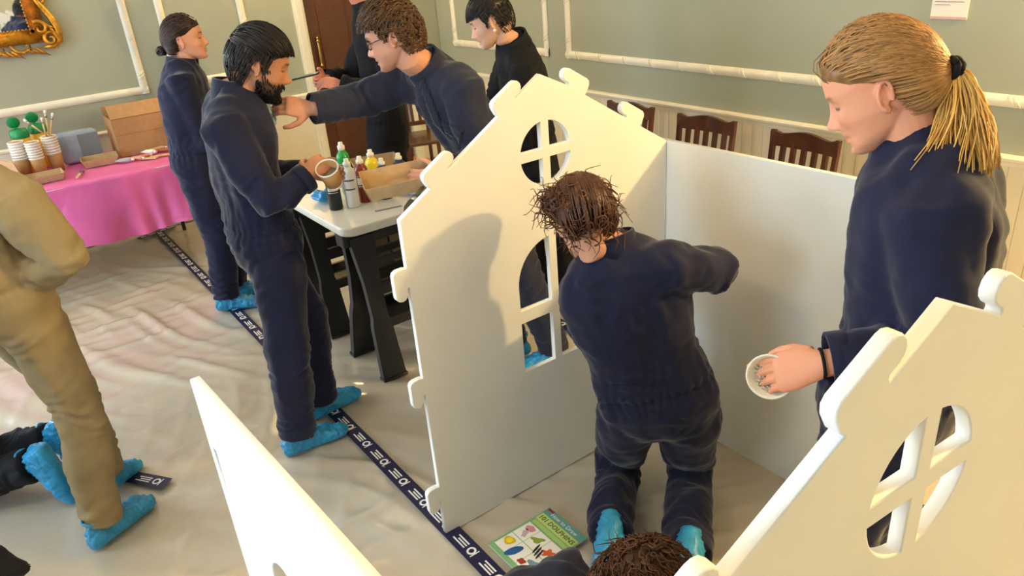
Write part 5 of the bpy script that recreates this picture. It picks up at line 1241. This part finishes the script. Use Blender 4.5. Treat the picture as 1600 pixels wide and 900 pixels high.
# ---- person kneeling at the far left edge, only legs in view
a1 = P(44, 700, 3.50); a2 = P(80, 676, 3.66); kd = Vector((-.57, -.82, 0))
A9 = dict(label='person in black trousers kneeling at the left edge, blue shoe soles showing', male=True, seed=18, cloth=BLACK, at=(a1+kd*.3)[:2],
    pelvis=(a1+a2)/2+kd*.30+Vector((0, 0, .30)), neck=(a1+a2)/2+kd*.55+Vector((0, 0, .78)), head=(a1+a2)/2+kd*.66+Vector((0, 0, .90)), pf=kd, bf=kd+Vector((0, 0, -.3)), hf=F3(kd.x, kd.y, .5),
    elR=(a1+a2)/2+kd*.80+Vector((-.25, .16, .50)), wrR=(a1+a2)/2+kd*1.0+Vector((-.16, .1, .32)), elL=(a1+a2)/2+kd*.80+Vector((.25, -.16, .50)), wrL=(a1+a2)/2+kd*1.0+Vector((.16, -.1, .32)),
    knL=Vector((a1.x, a1.y, 0))+kd*.40+Vector((.0, 0, .09)), anL=Vector((a1.x, a1.y, .20)), tdL=(.10, .14, -1), fuL=kd, knR=Vector((a2.x, a2.y, 0))+kd*.40+Vector((0, 0, .09)), anR=Vector((a2.x, a2.y, .20)), tdR=(.10, .14, -1), fuR=kd,
    hem=.97, style='short', hopt=dict(thick=.012, len=.05, n=160, flow=fwd_flow))
person(A9)
# ---- person kneeling at the lower left corner, one knee in view
kk = P(-6, 890, 2.80)
A11 = dict(label='dark clothed knee of a kneeling person at the bottom left corner', male=True, seed=20, cloth=BLACK, at=(kk.x-.2, kk.y-.35),
    pelvis=kk+Vector((-.16, -.36, .26)), neck=kk+Vector((-.06, -.42, .78)), head=kk+Vector((-.02, -.36, .92)), pf=(.3, .95, 0), bf=(.3, .95, -.2), hf=F3(.3, .95, .5),
    elR=kk+Vector((.18, -.40, .50)), wrR=kk+Vector((.14, -.24, .34)), elL=kk+Vector((-.28, -.32, .50)), wrL=kk+Vector((-.22, -.16, .36)),
    knL=kk, anL=kk+Vector((-.14, -.40, .0)), tdL=(-.3, -.9, -.2), fuL=(0, 0, -1), knR=kk+Vector((.19, -.08, 0)), anR=kk+Vector((.06, -.48, 0)), tdR=(-.3, -.9, -.2), fuR=(0, 0, -1), lr=1.2, style='short', hopt=dict(thick=.012, len=.05, n=160, flow=fwd_flow))
person(A11)
# ---- person crouching at the bottom edge, brown curls and dark back
h10 = P(996, 922, 1.92)
A10 = dict(label='crouching person at the bottom edge, brown curly hair and dark back only', male=False, seed=22, cloth=FADE, at=(-1.15, .6),
    pelvis=(-1.16, .52, .30), neck=h10+Vector((-.105, -.10, -.075)), head=h10, pf=(.5, .8, -.3), bf=(.5, .7, -.6), br=(.80, -.55, 0), hf=(.42, .50, -.75), chest=h10+Vector((-.17, -.26, -.16)),
    elR=(-.80, .78, .26), wrR=(-.74, .96, .08), elL=(-.97, .90, .20), wrL=(-.86, 1.06, .08), handR=dict(dors=(0, 0, 1), dir=(.3, .9, -.1)), handL=dict(dors=(0, 0, 1), dir=(.3, .9, -.1)),
    knR=(-.95, .62, .085), anR=(-1.15, .36, .095), tdR=(-.6, -.35, -.3), fuR=(0, 0, -1), knL=(-1.10, .72, .085), anL=(-1.30, .44, .095), tdL=(-.6, -.35, -.3), fuL=(0, 0, -1), hair=srgb(84, 50, 28), style='curly',
    hopt=dict(thick=.022, len=.055, n=700, flow=fwd_flow, curl=.007, r=.0032, lift=.010, tip=1.0), collar=False)
r10 = person(A10)
curls(r10, (0, -.02, .02), .105, srgb(92, 54, 28), 31, 320, .030, .0030, .3)
patch(r4, [(652, 124), (664, 121), (714, 246), (700, 250)], .006, 'front_placket', FADE)
patch(r4, [(690, 188), (726, 200), (722, 226), (688, 214)], .006, 'chest_pocket', FADE)
# ================================================================ things held in hands
j2 = p2_[4]
def lathe_at(name, prof, c, ax, m_, parent, n=22): 
    return MB().lathe(prof, n=n, closed=name in ('rim', 'bottom_ring'), M=nrm(ax).to_track_quat('Z', 'Y').to_matrix()).build(name, m_, parent, True)
cc = P(517, 276, 2.82); ax = (P(506, 256, 2.78)-cc).normalized()+Vector((.25, -.1, .25))
r = empty('paper_cup', cc); tag(r, 'brown paper cup with white rim in the bearded man\'s hand', 'cup')
lathe_at('cup_wall', [(.028, -.045), (.041, .045), (.0385, .045), (.026, -.042), (0, -.042), (0, -.045)], cc, ax, 'kraft_cup', r)
lathe_at('rim', [(.0385, .043), (.042, .042), (.0435, .046), (.042, .050), (.0385, .048)], cc, ax, 'paper_white', r)
lathe_at('bottom_ring', [(.0285, -.046), (.0300, -.046), (.0306, -.036), (.0290, -.036)], cc, ax, 'paper_white', r)
lathe_at('paint', [(0, .012), (.0335, .012), (.0335, .010), (0, .010)], cc, ax, mat('paint_grey', srgb(128, 128, 112), .4), r)
# tray held by the man with glasses
ta = P(572, 296, 2.80); tb = P(676, 272, 2.82); tu = (tb-ta)
tray((ta+tb)/2+Vector((0, 0, -.02)), (tu.x, tu.y), .27, .17, .055, 'cardboard tray held up by the man with glasses', tilt=(math.radians(8), math.radians(-3)), group='trays at the bottle table')
# large brush pointing down from the same hand
r = empty('large_brush', P(658, 296, 2.74)); tag(r, 'olive green handled brush pointing down beside the left gable', 'brush'); d_ = P(636, 330, 2.68)-P(658, 296, 2.74)
MB().tube([d_*-.2, d_*.15, d_*.35], [.006, .008, .010], 8).build('handle', mat('olive_handle', srgb(96, 92, 66), .5), r, True); MB().tube([d_*.35, d_*.6], [.014, .016], 10).build('ferrule', 'steel', r, True); MB().tube([d_*.6, d_*.9, d_*1.1], [.017, .018, .008], 10).build('bristles', mat('olive_bristle', srgb(74, 72, 52), .8), r, True)
# pale blue wipe in his other hand
mb = MB().ellipsoid((0, 0, 0), (.035, .02, .045), nu=18, nv=12); mb.v = [tuple(Vector(v)*(1+.2*math.sin(v[0]*130+v[2]*80))) for v in mb.v]
o = mb.build('blue_wipe', mat('wipe_blue', srgb(150, 180, 200), .7), None, True, loc=P(420, 182, 2.99)); tag(o, 'pale blue wipe in the reaching man\'s fingers below the beard', 'wipe')
# phone
pc = P(478, 119, 4.57); ob = empty('phone', pc); tag(ob, 'dark phone held by the man in the black jacket', 'phone')
R_ = Matrix.Rotation(math.radians(-35), 3, 'Z') @ Matrix.Rotation(math.radians(8), 3, 'X')
MB().box((0, 0, 0), (.074, .15, .009), M=R_, bev=.004).build('phone_body', 'black_plastic', ob); MB().box(R_ @ Vector((0, 0, .0052)), (.068, .14, .001), M=R_).build('screen', mat('screen', srgb(120, 126, 120), .15), ob)
# small white bowl with grainy filling
bc = P(1203, 588, 1.60); ax = (Vector(CC)-bc).normalized()*.75+Vector((-.1, .2, .55)); ax = (Vector(CC)-bc).normalized()+Vector((-.15, .0, -.30))
r = empty('small_bowl', bc); tag(r, 'small white bowl with grainy filling in the ponytail woman\'s hand', 'bowl'); QM = nrm(ax).to_track_quat('Z', 'Y').to_matrix()
MB().lathe([(0, -.030), (.026, -.030), (.038, -.018), (.044, 0), (.0465, .002), (.0465, .006), (.043, .006), (.040, .0), (.034, -.012), (0, -.014)], n=28, M=QM).build('bowl_body', mat('bowl_white', srgb(238, 230, 208), .4), r, True)
gr = MB(); rs_ = random.Random(5)
for k in range(220):
    a_ = rs_.random()*6.28; q_ = .036*math.sqrt(rs_.random()); gr.ellipsoid(QM @ Vector((q_*math.cos(a_), q_*math.sin(a_), -.010+rs_.random()*.004)), (.0026,)*3, nu=5, nv=4)
g_ = gr.build('grainy_filling', mat('grains', srgb(206, 196, 176), .7), r, True); g_['kind'] = 'stuff'
